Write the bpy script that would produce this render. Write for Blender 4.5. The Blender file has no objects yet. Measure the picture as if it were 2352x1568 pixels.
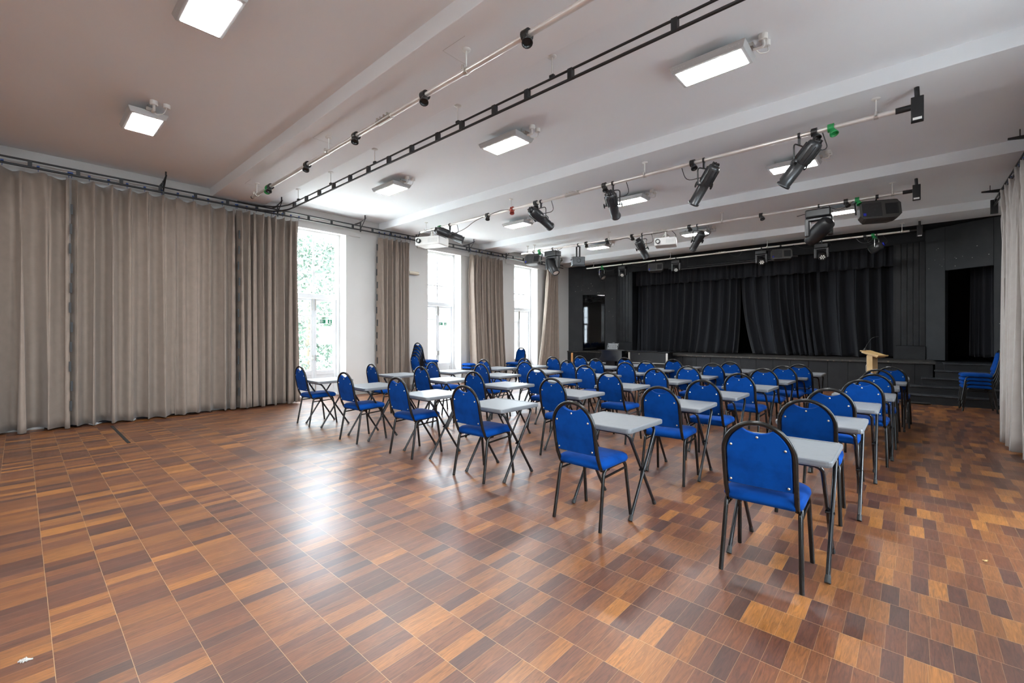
import bpy, math, random
from mathutils import Vector, Matrix
PI = math.pi
random.seed(7)
SC = bpy.context.scene
COL = SC.collection

# ---------------------------------------------------------------- camera
cam = bpy.data.cameras.new('camera'); camo = bpy.data.objects.new('camera', cam); COL.objects.link(camo)
cam.sensor_width = 36.0; cam.lens = 1017.84 / 2352 * 36
cam.shift_y = -16 / 2352
cam.clip_start = 0.05; cam.clip_end = 200
camo.location = (0, 0, 1.42)
camo.rotation_euler = (PI / 2, 0, math.radians(41.985))
SC.camera = camo
# ---------------------------------------------------------------- world / light / exposure
w = bpy.data.worlds.new('world'); SC.world = w; w.use_nodes = True
nt = w.node_tree; nt.nodes.clear()
out = nt.nodes.new('ShaderNodeOutputWorld'); bg = nt.nodes.new('ShaderNodeBackground')
bg.inputs['Color'].default_value = (0.78, 0.89, 1.0, 1); bg.inputs['Strength'].default_value = 8.5
nt.links.new(bg.outputs[0], out.inputs[0])
LAMP = 22.0
sun = bpy.data.lights.new('sun', 'SUN'); sun.energy = 12; sun.angle = math.radians(2); sun.color = (1.0, 0.97, 0.92)
suno = bpy.data.objects.new('sun', sun); COL.objects.link(suno); suno.rotation_euler = (math.radians(35), 0, 0)   # runs along the hall, so it only lights the ground outside
SC.view_settings.view_transform = 'Standard'; SC.view_settings.look = 'None'
SC.view_settings.exposure = 2.36; SC.view_settings.gamma = 1.0
SC.view_settings.use_curve_mapping = False
SC.cycles.use_denoising = True
SC.cycles.max_bounces = 8; SC.cycles.diffuse_bounces = 5; SC.cycles.glossy_bounces = 4
SC.cycles.transparent_max_bounces = 12; SC.cycles.sample_clamp_indirect = 20.0
SC.cycles.caustics_reflective = False; SC.cycles.caustics_refractive = False

# ---------------------------------------------------------------- materials
def mat(name, col, rough=0.5, metal=0.0, emit=None, estr=0.0, coat=0.0, sheen=0.0, noise=None, bump=None, spec=None, sheenr=0.4):
    m = bpy.data.materials.new(name); m.use_nodes = True
    t = m.node_tree; b = t.nodes['Principled BSDF']
    b.inputs['Base Color'].default_value = (*col, 1); b.inputs['Roughness'].default_value = rough
    b.inputs['Metallic'].default_value = metal
    if coat: b.inputs['Coat Weight'].default_value = coat; b.inputs['Coat Roughness'].default_value = 0.15
    if sheen: b.inputs['Sheen Weight'].default_value = sheen; b.inputs['Sheen Roughness'].default_value = sheenr
    if spec is not None: b.inputs['Specular IOR Level'].default_value = spec
    if emit: b.inputs['Emission Color'].default_value = (*emit, 1); b.inputs['Emission Strength'].default_value = estr
    if noise or bump:
        tc = t.nodes.new('ShaderNodeTexCoord')
    if noise:                     # (scale, second colour, contrast low, high)
        n = t.nodes.new('ShaderNodeTexNoise'); n.inputs['Scale'].default_value = noise[0]; n.inputs['Detail'].default_value = 5
        r = t.nodes.new('ShaderNodeMapRange'); r.inputs[1].default_value = noise[2]; r.inputs[2].default_value = noise[3]
        mx = t.nodes.new('ShaderNodeMix'); mx.data_type = 'RGBA'
        mx.inputs[6].default_value = (*col, 1); mx.inputs[7].default_value = (*noise[1], 1)
        t.links.new(tc.outputs['Object'], n.inputs['Vector']); t.links.new(n.outputs['Fac'], r.inputs[0])
        t.links.new(r.outputs[0], mx.inputs[0]); t.links.new(mx.outputs[2], b.inputs['Base Color'])
    if bump:                      # (scale, strength)
        n2 = t.nodes.new('ShaderNodeTexNoise'); n2.inputs['Scale'].default_value = bump[0]; n2.inputs['Detail'].default_value = 4
        bp = t.nodes.new('ShaderNodeBump'); bp.inputs['Strength'].default_value = bump[1]; bp.inputs['Distance'].default_value = 0.01
        t.links.new(tc.outputs['Object'], n2.inputs['Vector']); t.links.new(n2.outputs['Fac'], bp.inputs['Height'])
        t.links.new(bp.outputs[0], b.inputs['Normal'])
    return m

M = {}
M['wall'] = mat('white_wall_paint', (0.56, 0.545, 0.525), 0.6, noise=(1.2, (0.53, 0.515, 0.49), 0.4, 0.7), bump=(30, 0.05))
M['ceil'] = mat('ceiling_paint', (0.86, 0.89, 0.915), 0.7, noise=(0.8, (0.835, 0.865, 0.89), 0.4, 0.7), bump=(12, 0.05))
M['frame_white'] = mat('white_gloss_paint', (0.64, 0.65, 0.66), 0.35)
M['rear_dim'] = mat('beige_dimmed_rear_wall', (0.34, 0.31, 0.28), 0.5)  # unseen rear wall, darkened so it bounces less onto the beam faces
M['skirt'] = mat('greyed_skirting_paint', (0.30, 0.28, 0.26), 0.45)
M['black_wall'] = mat('black_stage_paint', (0.007, 0.0075, 0.009), 0.55, noise=(3.5, (0.013, 0.014, 0.016), 0.42, 0.7), bump=(25, 0.12), spec=0.36)
M['black_wood'] = mat('scuffed_black_boards', (0.008, 0.009, 0.011), 0.45, noise=(5.0, (0.015, 0.017, 0.019), 0.45, 0.7), bump=(30, 0.15), spec=0.4)
M['worn_edge'] = mat('worn_stage_edge', (0.030, 0.028, 0.026), 0.5, noise=(14, (0.22, 0.17, 0.12), 0.58, 0.72))
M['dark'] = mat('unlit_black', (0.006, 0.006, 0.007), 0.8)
M['black_cloth'] = mat('black_stage_cloth', (0.006, 0.007, 0.011), 0.85, sheen=0.14, bump=(60, 0.1))
M['velvet'] = mat('taupe_velvet', (0.245, 0.192, 0.155), 0.85, sheen=0.22, noise=(9, (0.220, 0.172, 0.138), 0.35, 0.7), bump=(300, 0.12))
M['lit_taupe_velvet'] = mat('lit_taupe_velvet', (0.37, 0.335, 0.31), 0.85, sheen=0.25, noise=(9, (0.34, 0.305, 0.28), 0.35, 0.7), bump=(300, 0.12))  # taupe velvet again, with the window light put into a paler colour
M['lining'] = mat('black_lining', (0.02, 0.02, 0.025), 0.7, noise=(8, (0.04, 0.04, 0.05), 0.4, 0.7))
M['blue'] = mat('blue_velour', (0.0, 0.041, 0.215), 0.9, sheen=0.05, noise=(9, (0.0, 0.024, 0.135), 0.45, 0.75), bump=(250, 0.08), sheenr=0.3, spec=0.12)
M['tube'] = mat('black_coated_tube', (0.007, 0.006, 0.005), 0.24, spec=0.4)
M['deskleg'] = mat('black_desk_tube', (0.010, 0.010, 0.011), 0.22, spec=0.4)
M['screw'] = mat('brass_screw', (0.62, 0.55, 0.42), 0.3, 1.0)
M['desk'] = mat('grey_desk_plastic', (0.140, 0.146, 0.155), 0.45, noise=(25, (0.126, 0.132, 0.14), 0.45, 0.7), bump=(220, 0.06))
M['rubber'] = mat('black_rubber', (0.015, 0.015, 0.015), 0.6)
M['alu'] = mat('aluminium_pipe', (0.80, 0.77, 0.73), 0.38, 0.7, noise=(3, (0.68, 0.62, 0.58), 0.4, 0.7))
M['steel'] = mat('zinc_steel', (0.62, 0.60, 0.56), 0.35, 1.0)
M['track'] = mat('black_track', (0.016, 0.016, 0.017), 0.4)
M['glider'] = mat('blue_glider', (0.02, 0.06, 0.22), 0.5)
M['fix'] = mat('black_fixture_metal', (0.018, 0.019, 0.020), 0.34, spec=0.6, noise=(20, (0.030, 0.031, 0.032), 0.5, 0.7))
M['fixdark'] = mat('black_fixture_dark', (0.008, 0.008, 0.009), 0.42)
M['abs'] = mat('speaker_plastic', (0.050, 0.048, 0.045), 0.5, bump=(120, 0.1))
M['green'] = mat('green_plastic', (0.01, 0.24, 0.06), 0.35)
M['red'] = mat('red_plastic', (0.30, 0.03, 0.015), 0.4)
M['socket'] = mat('black_socket_plastic', (0.012, 0.012, 0.012), 0.3)
M['white_pl'] = mat('white_plastic', (0.72, 0.71, 0.68), 0.4)
M['cream'] = mat('cream_plastic', (0.62, 0.56, 0.45), 0.45)
M['lampbody'] = mat('grey_lamp_body', (0.50, 0.51, 0.51), 0.4)
M['led'] = mat('led_panel', (1, 1, 1), 0.5, emit=(0.96, 0.985, 1.0), estr=LAMP)
M['pale_pine'] = mat('pale_ash_wood', (0.62, 0.42, 0.19), 0.4, noise=(6, (0.52, 0.33, 0.13), 0.4, 0.7))
M['pale_front'] = mat('pale_laminate', (0.68, 0.58, 0.42), 0.4, noise=(6, (0.60, 0.50, 0.35), 0.4, 0.7))
M['orange_wood'] = mat('orange_wood', (0.50, 0.22, 0.06), 0.4)
M['navy'] = mat('navy_cloth', (0.01, 0.02, 0.10), 0.8)
M['piano'] = mat('piano_black', (0.012, 0.013, 0.016), 0.12, coat=0.6)
M['case'] = mat('black_case_laminate', (0.006, 0.007, 0.009), 0.35, noise=(18, (0.02, 0.022, 0.025), 0.62, 0.75))
M['leafm'] = mat('leaf_green', (0.026, 0.048, 0.030), 0.6, noise=(0.9, (0.085, 0.105, 0.088), 0.3, 0.6), spec=0.1)
M['bark'] = mat('bark_brown', (0.12, 0.09, 0.06), 0.8)
M['brick'] = mat('grey_render', (0.085, 0.085, 0.085), 0.8, noise=(3, (0.075, 0.075, 0.075), 0.4, 0.7), spec=0.1)
M['glassdark'] = mat('dark_window_glass', (0.055, 0.055, 0.058), 0.5, spec=0.1)
M['paving'] = mat('pale_paving', (0.62, 0.61, 0.58), 0.8, noise=(2, (0.55, 0.53, 0.50), 0.4, 0.7))
M['paper'] = mat('white_paper', (0.80, 0.80, 0.80), 0.6)
M['printgrey'] = mat('printed_grey', (0.30, 0.31, 0.33), 0.6)
M['signgreen'] = mat('sign_green', (0.0, 0.16, 0.07), 0.5)
M['lens'] = mat('lens_glass', (0.80, 0.80, 0.76), 0.2, 0.0)
M['step'] = mat('worn_lit_step_paint', (0.022, 0.024, 0.028), 0.30, noise=(9, (0.045, 0.050, 0.056), 0.5, 0.7), bump=(30, 0.15))  # worn black, lightened to carry the highlights on the treads
M['bluelens'] = mat('blue_lens', (0.02, 0.03, 0.35), 0.15)
M['crumb'] = mat('pale_fluff', (0.45, 0.43, 0.40), 0.9)

def glass_mat(name, tint, f0):
    m = bpy.data.materials.new(name); m.use_nodes = True; t = m.node_tree; t.nodes.clear()
    o = t.nodes.new('ShaderNodeOutputMaterial'); tr = t.nodes.new('ShaderNodeBsdfTransparent'); gl = t.nodes.new('ShaderNodeBsdfGlossy')
    ge = t.nodes.new('ShaderNodeNewGeometry'); dt = t.nodes.new('ShaderNodeVectorMath'); dt.operation = 'DOT_PRODUCT'
    t.links.new(ge.outputs['Normal'], dt.inputs[0]); t.links.new(ge.outputs['Incoming'], dt.inputs[1])
    def mm(op, a, b):
        n = t.nodes.new('ShaderNodeMath'); n.operation = op
        for i, v in enumerate((a, b)):
            if isinstance(v, (int, float)): n.inputs[i].default_value = v
            else: t.links.new(v, n.inputs[i])
        return n.outputs[0]
    c = mm('SUBTRACT', 1.0, mm('ABSOLUTE', dt.outputs['Value'], 0.0))
    f = mm('ADD', mm('MULTIPLY', mm('POWER', c, 5.0), 1 - f0), f0)
    mx = t.nodes.new('ShaderNodeMixShader'); t.links.new(f, mx.inputs[0])
    tr.inputs[0].default_value = (*tint, 1); gl.inputs['Roughness'].default_value = 0.02
    t.links.new(tr.outputs[0], mx.inputs[1]); t.links.new(gl.outputs[0], mx.inputs[2])
    t.links.new(mx.outputs[0], o.inputs[0]); return m
def paper_mat():
    m = bpy.data.materials.new('backlit_paper'); m.use_nodes = True; t = m.node_tree; t.nodes.clear()
    o = t.nodes.new('ShaderNodeOutputMaterial'); a = t.nodes.new('ShaderNodeBsdfDiffuse'); b = t.nodes.new('ShaderNodeBsdfTranslucent'); mx = t.nodes.new('ShaderNodeMixShader')
    a.inputs[0].default_value = (0.8, 0.8, 0.8, 1); b.inputs[0].default_value = (0.8, 0.8, 0.8, 1); mx.inputs[0].default_value = 0.35
    t.links.new(a.outputs[0], mx.inputs[1]); t.links.new(b.outputs[0], mx.inputs[2]); t.links.new(mx.outputs[0], o.inputs[0]); return m
M['paper'] = paper_mat()
M['dim_ground'] = mat('low_bounce_ground', (0.13, 0.13, 0.13), 0.85, noise=(3, (0.10, 0.10, 0.10), 0.4, 0.7))  # unseen right-hand ground, made dark to keep bounce off the ceiling
M['glass'] = glass_mat('window_glass', (0.96, 0.98, 0.97), 0.05)
M['perspex'] = glass_mat('smoked_perspex', (0.10, 0.11, 0.12), 0.025)

def floor_mat():
    m = bpy.data.materials.new('hardwood_block_parquet'); m.use_nodes = True
    t = m.node_tree; N = t.nodes; L = t.links; b = N['Principled BSDF']
    def math_(op, a, c=None, d=None):
        n = N.new('ShaderNodeMath'); n.operation = op
        for i, v in enumerate((a, c, d)):
            if v is None: continue
            if isinstance(v, (int, float)): n.inputs[i].default_value = v
            else: L.new(v, n.inputs[i])
        return n.outputs[0]
    tc = N.new('ShaderNodeTexCoord'); sp = N.new('ShaderNodeSeparateXYZ'); L.new(tc.outputs['Object'], sp.inputs[0])
    X, Y = sp.outputs[0], sp.outputs[1]
    BL, BW = 0.2286, 0.0762
    yr = math_('DIVIDE', math_('ADD', Y, 40.0 - 0.095 + BL * 0.0), BL); row = math_('FLOOR', yr); fy = math_('SUBTRACT', yr, row)
    wr = N.new('ShaderNodeTexWhiteNoise'); wr.noise_dimensions = '1D'; L.new(row, wr.inputs['W'])
    xr = math_('ADD', math_('DIVIDE', math_('ADD', X, 40.0), BW), wr.outputs['Value'])
    blk = math_('FLOOR', xr); fx = math_('SUBTRACT', xr, blk)
    cv = N.new('ShaderNodeCombineXYZ'); L.new(row, cv.inputs[0]); L.new(blk, cv.inputs[1])
    wn = N.new('ShaderNodeTexWhiteNoise'); wn.noise_dimensions = '2D'; L.new(cv.outputs[0], wn.inputs['Vector'])
    cr = N.new('ShaderNodeValToRGB'); L.new(wn.outputs['Value'], cr.inputs[0])
    e = cr.color_ramp.elements
    e[0].position = 0.0; e[0].color = (0.070, 0.026, 0.016, 1)
    e[1].position = 1.0; e[1].color = (0.345, 0.135, 0.028, 1)
    for p, c in ((0.15, (0.090, 0.031, 0.018)), (0.38, (0.135, 0.044, 0.018)), (0.62, (0.176, 0.060, 0.019)), (0.82, (0.225, 0.082, 0.021)), (0.93, (0.275, 0.105, 0.025))):
        q = e.new(p); q.color = (*c, 1)
    # grain: stretched along each block, shifted per block
    gv = N.new('ShaderNodeCombineXYZ')
    L.new(math_('ADD', math_('MULTIPLY', X, 55.0), math_('MULTIPLY', wn.outputs['Value'], 300.0)), gv.inputs[0])
    L.new(math_('ADD', math_('MULTIPLY', Y, 5.0), math_('MULTIPLY', wn.outputs['Value'], 80.0)), gv.inputs[1])
    gn = N.new('ShaderNodeTexNoise'); L.new(gv.outputs[0], gn.inputs['Vector']); gn.inputs['Scale'].default_value = 1.0
    gn.inputs['Detail'].default_value = 6; gn.inputs['Roughness'].default_value = 0.65; gn.inputs['Distortion'].default_value = 2.2
    gr = N.new('ShaderNodeMapRange'); gr.inputs[1].default_value = 0.3; gr.inputs[2].default_value = 0.7; gr.inputs[3].default_value = 0.52; gr.inputs[4].default_value = 1.42
    L.new(gn.outputs['Fac'], gr.inputs[0])
    m1 = N.new('ShaderNodeMix'); m1.data_type = 'RGBA'; m1.blend_type = 'MULTIPLY'; m1.inputs[0].default_value = 1.0
    gc = N.new('ShaderNodeCombineColor'); [L.new(gr.outputs[0], gc.inputs[i]) for i in range(3)]
    L.new(cr.outputs[0], m1.inputs[6]); L.new(gc.outputs[0], m1.inputs[7])
    # broad wear
    wnse = N.new('ShaderNodeTexNoise'); wnse.inputs['Scale'].default_value = 0.7; wnse.inputs['Detail'].default_value = 6; L.new(tc.outputs['Object'], wnse.inputs['Vector'])
    wm = N.new('ShaderNodeMapRange'); wm.inputs[1].default_value = 0.35; wm.inputs[2].default_value = 0.7; wm.inputs[3].default_value = 0.88; wm.inputs[4].default_value = 1.12; L.new(wnse.outputs['Fac'], wm.inputs[0])
    m2 = N.new('ShaderNodeMix'); m2.data_type = 'RGBA'; m2.blend_type = 'MULTIPLY'; m2.inputs[0].default_value = 1.0
    wc = N.new('ShaderNodeCombineColor'); [L.new(wm.outputs[0], wc.inputs[i]) for i in range(3)]
    L.new(m1.outputs[2], m2.inputs[6]); L.new(wc.outputs[0], m2.inputs[7])
    # joints
    def edge(fr, wdt):
        a = math_('MINIMUM', fr, math_('SUBTRACT', 1.0, fr)); return math_('LESS_THAN', a, wdt)
    jy = edge(fy, 0.0052); jx = edge(fx, 0.010)
    j = math_('MAXIMUM', jy, math_('MULTIPLY', jx, 0.6))
    m2b = N.new('ShaderNodeMix'); m2b.data_type = 'RGBA'; m2b.blend_type = 'MULTIPLY'; m2b.inputs[0].default_value = 1.0; m2b.inputs[7].default_value = (0.86, 0.82, 0.74, 1); L.new(m2.outputs[2], m2b.inputs[6])
    m3 = N.new('ShaderNodeMix'); m3.data_type = 'RGBA'; L.new(math_('MULTIPLY', j, 0.8), m3.inputs[0])
    L.new(m2b.outputs[2], m3.inputs[6]); m3.inputs[7].default_value = (0.42, 0.26, 0.13, 1)
    L.new(m3.outputs[2], b.inputs['Base Color'])
    rn = N.new('ShaderNodeMapRange'); rn.inputs[1].default_value = 0.3; rn.inputs[2].default_value = 0.75; rn.inputs[3].default_value = 0.38; rn.inputs[4].default_value = 0.54
    rr = N.new('ShaderNodeTexNoise'); rr.inputs['Scale'].default_value = 3.0; rr.inputs['Detail'].default_value = 8; L.new(tc.outputs['Object'], rr.inputs['Vector']); L.new(rr.outputs['Fac'], rn.inputs[0])
    L.new(math_('ADD', rn.outputs[0], math_('MULTIPLY', gn.outputs['Fac'], 0.06)), b.inputs['Roughness'])
    hgt = math_('ADD', math_('MULTIPLY', j, -1.0), math_('ADD', math_('MULTIPLY', gn.outputs['Fac'], 0.25), math_('MULTIPLY', wn.outputs['Value'], 0.35)))
    bp = N.new('ShaderNodeBump'); bp.inputs['Strength'].default_value = 0.22; bp.inputs['Distance'].default_value = 0.0012; L.new(hgt, bp.inputs['Height']); L.new(bp.outputs[0], b.inputs['Normal'])
    return m
M['floor'] = floor_mat()
fb = M['floor'].node_tree.nodes['Principled BSDF']; fb.inputs['Coat Weight'].default_value = 0.50; fb.inputs['Coat Roughness'].default_value = 0.31; fb.inputs['Coat IOR'].default_value = 1.55

# ---------------------------------------------------------------- mesh builder
class MB:
    def __init__(s): s.v = []; s.f = []; s.sm = []
    def add(s, vs, fs, smooth=False, mtx=None):
        o = len(s.v)
        s.v += [tuple(mtx @ Vector(p)) if mtx else tuple(p) for p in vs]
        s.f += [tuple(o + i for i in f) for f in fs]; s.sm += [smooth] * len(fs); return s
    def box(s, x0, x1, y0, y1, z0, z1, mtx=None):
        vs = [(x, y, z) for z in (z0, z1) for y in (y0, y1) for x in (x0, x1)]
        return s.add(vs, [(0, 2, 3, 1), (4, 5, 7, 6), (0, 1, 5, 4), (2, 6, 7, 3), (0, 4, 6, 2), (1, 3, 7, 5)], False, mtx)
    def cbox(s, c, d, mtx=None):
        return s.box(c[0] - d[0] / 2, c[0] + d[0] / 2, c[1] - d[1] / 2, c[1] + d[1] / 2, c[2] - d[2] / 2, c[2] + d[2] / 2, mtx)
    def loft(s, rings, smooth=True, caps=True, closed=False, mtx=None):
        n = len(rings[0]); vs = [p for r in rings for p in r]; fs = []
        R = len(rings)
        for i in range(R if closed else R - 1):
            a, b2 = i * n, ((i + 1) % R) * n
            for k in range(n): fs.append((a + k, a + (k + 1) % n, b2 + (k + 1) % n, b2 + k))
        s.add(vs, fs, smooth, mtx)
        if caps and not closed:
            s.add(rings[0], [tuple(reversed(range(n)))], False, mtx); s.add(rings[-1], [tuple(range(n))], False, mtx)
        return s
    def tube(s, pts, r, n=8, mtx=None, flat=1.0, closed=False, caps=True):
        P = [Vector(p) for p in pts]; rings = []; up = None; m = len(P)
        for i, p in enumerate(P):
            if closed: d = (P[(i + 1) % m] - P[i - 1])
            else: d = (P[min(i + 1, m - 1)] - P[max(i - 1, 0)])
            d.normalize()
            if up is None:
                up = Vector((0, 0, 1)) if abs(d.z) < 0.9 else Vector((1, 0, 0))
            a = d.cross(up); a.normalize(); b2 = a.cross(d); b2.normalize(); up = b2
            rr = r[i] if isinstance(r, (list, tuple)) else r
            rings.append([tuple(p + a * math.cos(2 * PI * k / n) * rr + b2 * math.sin(2 * PI * k / n) * rr * flat) for k in range(n)])
        return s.loft(rings, True, caps, closed, mtx)
    def cyl(s, p, q, r, n=12, mtx=None): return s.tube([p, q], r, n, mtx)
    def lathe(s, prof, n=20, mtx=None, smooth=True):   # prof (r, z)
        rings = [[(r * math.cos(2 * PI * k / n), r * math.sin(2 * PI * k / n), z) for k in range(n)] for r, z in prof]
        return s.loft(rings, smooth, True, False, mtx)
    def build(s, name, material, parent=None, bev=0.0, loc=None, autos=False):
        me = bpy.data.meshes.new(name); me.from_pydata(s.v, [], s.f)
        me.polygons.foreach_set('use_smooth', s.sm); me.materials.append(M[material] if isinstance(material, str) else material)
        me.update(); o = bpy.data.objects.new(name, me); COL.objects.link(o)
        if parent is not None: o.parent = parent
        if loc: o.location = loc
        if bev:
            b = o.modifiers.new('bevel', 'BEVEL'); b.width = bev; b.segments = 2; b.limit_method = 'ANGLE'; b.angle_limit = math.radians(50)
        return o
def fillet(pts, r, n=5):
    P = [Vector(p) for p in pts]; out = [P[0]]
    for i in range(1, len(P) - 1):
        a, b, c = P[i - 1], P[i], P[i + 1]; u = (a - b); v = (c - b)
        rr = min(r, u.length * 0.48, v.length * 0.48); u.normalize(); v.normalize()
        p0 = b + u * rr; p1 = b + v * rr
        for k in range(n + 1):
            t = k / n; out.append(p0 * (1 - t) ** 2 + b * 2 * t * (1 - t) + p1 * t * t)
    out.append(P[-1]); return out
def frame_to(d, up=(0, 0, 1)):          # matrix whose local Z points along d
    d = Vector(d).normalized(); u = Vector(up)
    if abs(d.dot(u)) > 0.97: u = Vector((0, 1, 0))
    x = u.cross(d).normalized(); y = d.cross(x)
    return Matrix((x, y, d)).transposed().to_4x4()
def T(x, y, z): return Matrix.Translation((x, y, z))
def tag(o, label, cat, group=None, kind=None):
    o['label'] = label; o['category'] = cat
    if group: o['group'] = group
    if kind: o['kind'] = kind
    return o
def empty(name, loc, rz=0):
    o = bpy.data.objects.new(name, None); COL.objects.link(o); o.location = loc; o.rotation_euler = (0, 0, rz); o.empty_display_size = 0.1
    return o
def struct(name, mb, m, bev=0.0, parent=None, label=None):
    o = mb.build(name, m, parent, bev); o['kind'] = 'structure'
    if label: o['label'] = label
    return o
def children(o): return [c for c in bpy.data.objects if c.parent == o]
def copy_tree(root, kids):
    r = root.copy(); COL.objects.link(r)
    for ch, sub in kids:
        c = ch.copy(); COL.objects.link(c); c.parent = r
        for g in sub:
            d = g.copy(); COL.objects.link(d); d.parent = c
    return r
def tree(root):
    return [(c, children(c)) for c in children(root)]

XL, XR, YB, YS = -9.75, 1.5, -4.0, 14.07     # left wall, right wall, rear wall, stage fascia
CZ, BZ = 4.15, 3.98                          # ceiling, beam soffit
# ---------------------------------------------------------------- floor, ceiling, walls
struct('floor', MB().box(XL - 0.45, XR + 0.4, YB, 16.5, -0.1, 0), 'floor')
struct('ceiling', MB().box(XL - 0.5, XR + 0.5, YB - 0.3, YS, CZ, CZ + 0.2), 'ceil')
beams = [(-1.15, -0.25), (2.38, 3.25), (5.93, 6.80), (9.35, 10.28), (13.10, YS)]
for i, (a, b) in enumerate(beams):
    struct('trim_%d' % (i + 1), MB().box(XL - 0.01, XR + 0.01, a, b, BZ, CZ + 0.02), 'ceil', 0.006, label='white boxed ceiling beam across the hall')
WIN = [(0.38, 1.57), (3.88, 5.07), (7.42, 8.61), (10.95, 12.17)]
def wall_with_openings(x0, x1, wins, ztop, ends):
    mb = MB(); y = ends[0]
    for a, b in wins:
        mb.box(x0, x1, y, a, 0, CZ + 0.02); mb.box(x0, x1, a, b, ztop, CZ + 0.02); y = b
    mb.box(x0, x1, y, ends[1], 0, CZ + 0.02); return mb
struct('wall_left', wall_with_openings(XL - 0.42, XL, WIN, 3.76, (YB, 18.0)), 'wall')
WIN_FILL = [(-2.65, -1.45), (0.38, 1.57), (3.88, 5.07)]  # unseen right-wall windows, added to let in fill daylight
struct('wall_right', wall_with_openings(XR, XR + 0.42, WIN_FILL, 3.76, (YB, 18.0)), 'wall')
struct('wall_back', MB().box(XL - 0.42, XR + 0.42, YB - 0.3, YB, 0, CZ + 0.1), 'rear_dim')
bb = MB(); y = YB
for a, b in WIN:
    bb.box(XL, XL + 0.018, y, a - 0.02, 0, 0.11); y = b + 0.02
bb.box(XL, XL + 0.018, y, 13.95, 0, 0.11)
struct('baseboard_left', bb, 'skirt', 0.004)
# pelmet boards above the windows
for i, (a, b) in enumerate([(0.05, 2.06), (3.45, 5.42), (7.05, 8.95), (10.5, 12.65)]):
    struct('trim_%d' % (i + 6), MB().box(XL, XL + 0.035, a, b, 3.72, 3.965), 'wall', 0.004, label='flat painted board over a tall window')
    
def quad_x(x, y0, y1, z0, z1): return MB().add([(x, y0, z0), (x, y1, z0), (x, y1, z1), (x, y0, z1)], [(0, 1, 2, 3)])
# windows: pairs of glazed doors below a transom light
def window(n, a, b, xin, sgn):
    xo = xin + sgn * 0.36; c = (a + b) / 2
    fr = MB(); d0, d1 = (xo - 0.05, xo + 0.05)
    fr.box(d0, d1, a, a + 0.07, 0, 3.76); fr.box(d0, d1, b - 0.07, b, 0, 3.76)
    fr.box(d0, d1, a + 0.07, b - 0.07, 3.69, 3.76); fr.box(d0 - 0.01, d1 + 0.01, a + 0.07, b - 0.07, 2.24, 2.34)
    fr.box(d0, d1, a + 0.07, b - 0.07, 0, 0.04)
    root = struct('window_%d' % n, fr, 'frame_white', 0.005)
    bars = MB(); q = 0.018
    bars.box(xo - q, xo + q, a + 0.07, b - 0.07, 2.80, 2.835); bars.box(xo - q + .002, xo + q - .002, c - 0.017, c + 0.017, 2.34, 3.69)
    bars.build('transom_bars', 'frame_white', root)
    for k, (p0, p1) in enumerate(((a + 0.075, c - 0.003), (c + 0.003, b - 0.075))):
        lf = MB()
        lf.box(xo - 0.024, xo + 0.024, p0, p0 + 0.06, 0.05, 2.235); lf.box(xo - 0.024, xo + 0.024, p1 - 0.06, p1, 0.05, 2.235)
        lf.box(xo - 0.024, xo + 0.024, p0 + 0.06, p1 - 0.06, 2.185, 2.235)
        lf.box(xo - 0.018, xo + 0.018, p0 + 0.06, p1 - 0.06, 1.83, 1.86)
        lf.box(xo - 0.024, xo + 0.024, p0 + 0.06, p1 - 0.06, 0.05, 0.16)
        lf.box(xo - 0.024, xo + 0.024, p0 + 0.06, p1 - 0.06, 0.50, 0.60)
        lf.box(xo - 0.012, xo + 0.012, p0 + 0.06, p1 - 0.06, 0.16, 0.50)
        leaf = lf.build('door_leaf', 'frame_white', root, 0.004)
        quad_x(xo, p0 + 0.055, p1 - 0.055, 0.59, 2.19).build('pane', 'glass', leaf)
        quad_x(xo, p0, p1, 2.34, 3.69).build('pane', 'glass', root)
        xi = xo - sgn * 0.035; ye = (p1 - 0.03) if k == 0 else (p0 + 0.03)
        bolt = MB(); bolt.cbox((xi, ye, 2.10), (0.018, 0.022, 0.26)); bolt.cbox((xi, ye, 0.22), (0.018, 0.022, 0.24))
        bolt.build('bolt', 'steel', leaf)
        hd = MB(); hd.cbox((xi, ye, 0.89), (0.02, 0.03, 0.12)); s2 = -1 if k == 0 else 1
        hd.tube([(xi, ye, 0.89), (xi - sgn * 0.03, ye, 0.89), (xi - sgn * 0.03, ye + s2 * 0.11, 0.885)], 0.009, 6)
        hd.build('handle', 'steel', leaf)
    return root
for (xp, sg, lst) in ((XL - 0.45, 1, WIN), (XR + 0.45, -1, WIN_FILL)):      # sky portals: they give no light, they only tell the sampler where daylight enters
    for a, b in lst:
        pl = bpy.data.lights.new('sky_portal', 'AREA'); pl.shape = 'RECTANGLE'; pl.size = 3.9; pl.size_y = b - a + 0.1; pl.cycles.is_portal = True
        po = bpy.data.objects.new('sky_portal', pl); COL.objects.link(po); po.location = (xp, (a + b) / 2, 1.9); po.rotation_euler = (0, -sg * PI / 2, 0)
for i, (a, b) in enumerate(WIN): window(i + 1, a, b, XL, -1)
for i, (a, b) in enumerate(WIN_FILL): window(i + 5, a, b, XR, 1)  # added fill-light windows, out of view

# ---------------------------------------------------------------- stage end
def plan_wall(p0, ang, L, thick, openings, z0, z1, name, m, zopen=2.93):
    mtx = T(p0[0], p0[1], 0) @ Matrix.Rotation(ang, 4, 'Z'); mb = MB(); x = 0
    for a, b in openings:
        mb.box(x, a, 0, thick, z0, z1, mtx); mb.box(a, b, 0, thick, zopen, z1, mtx); x = b
    mb.box(x, L, 0, thick, z0, z1, mtx)
    return struct(name, mb, m, 0.006), mtx
A35 = math.radians(33)
SZ = 0.80
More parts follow.
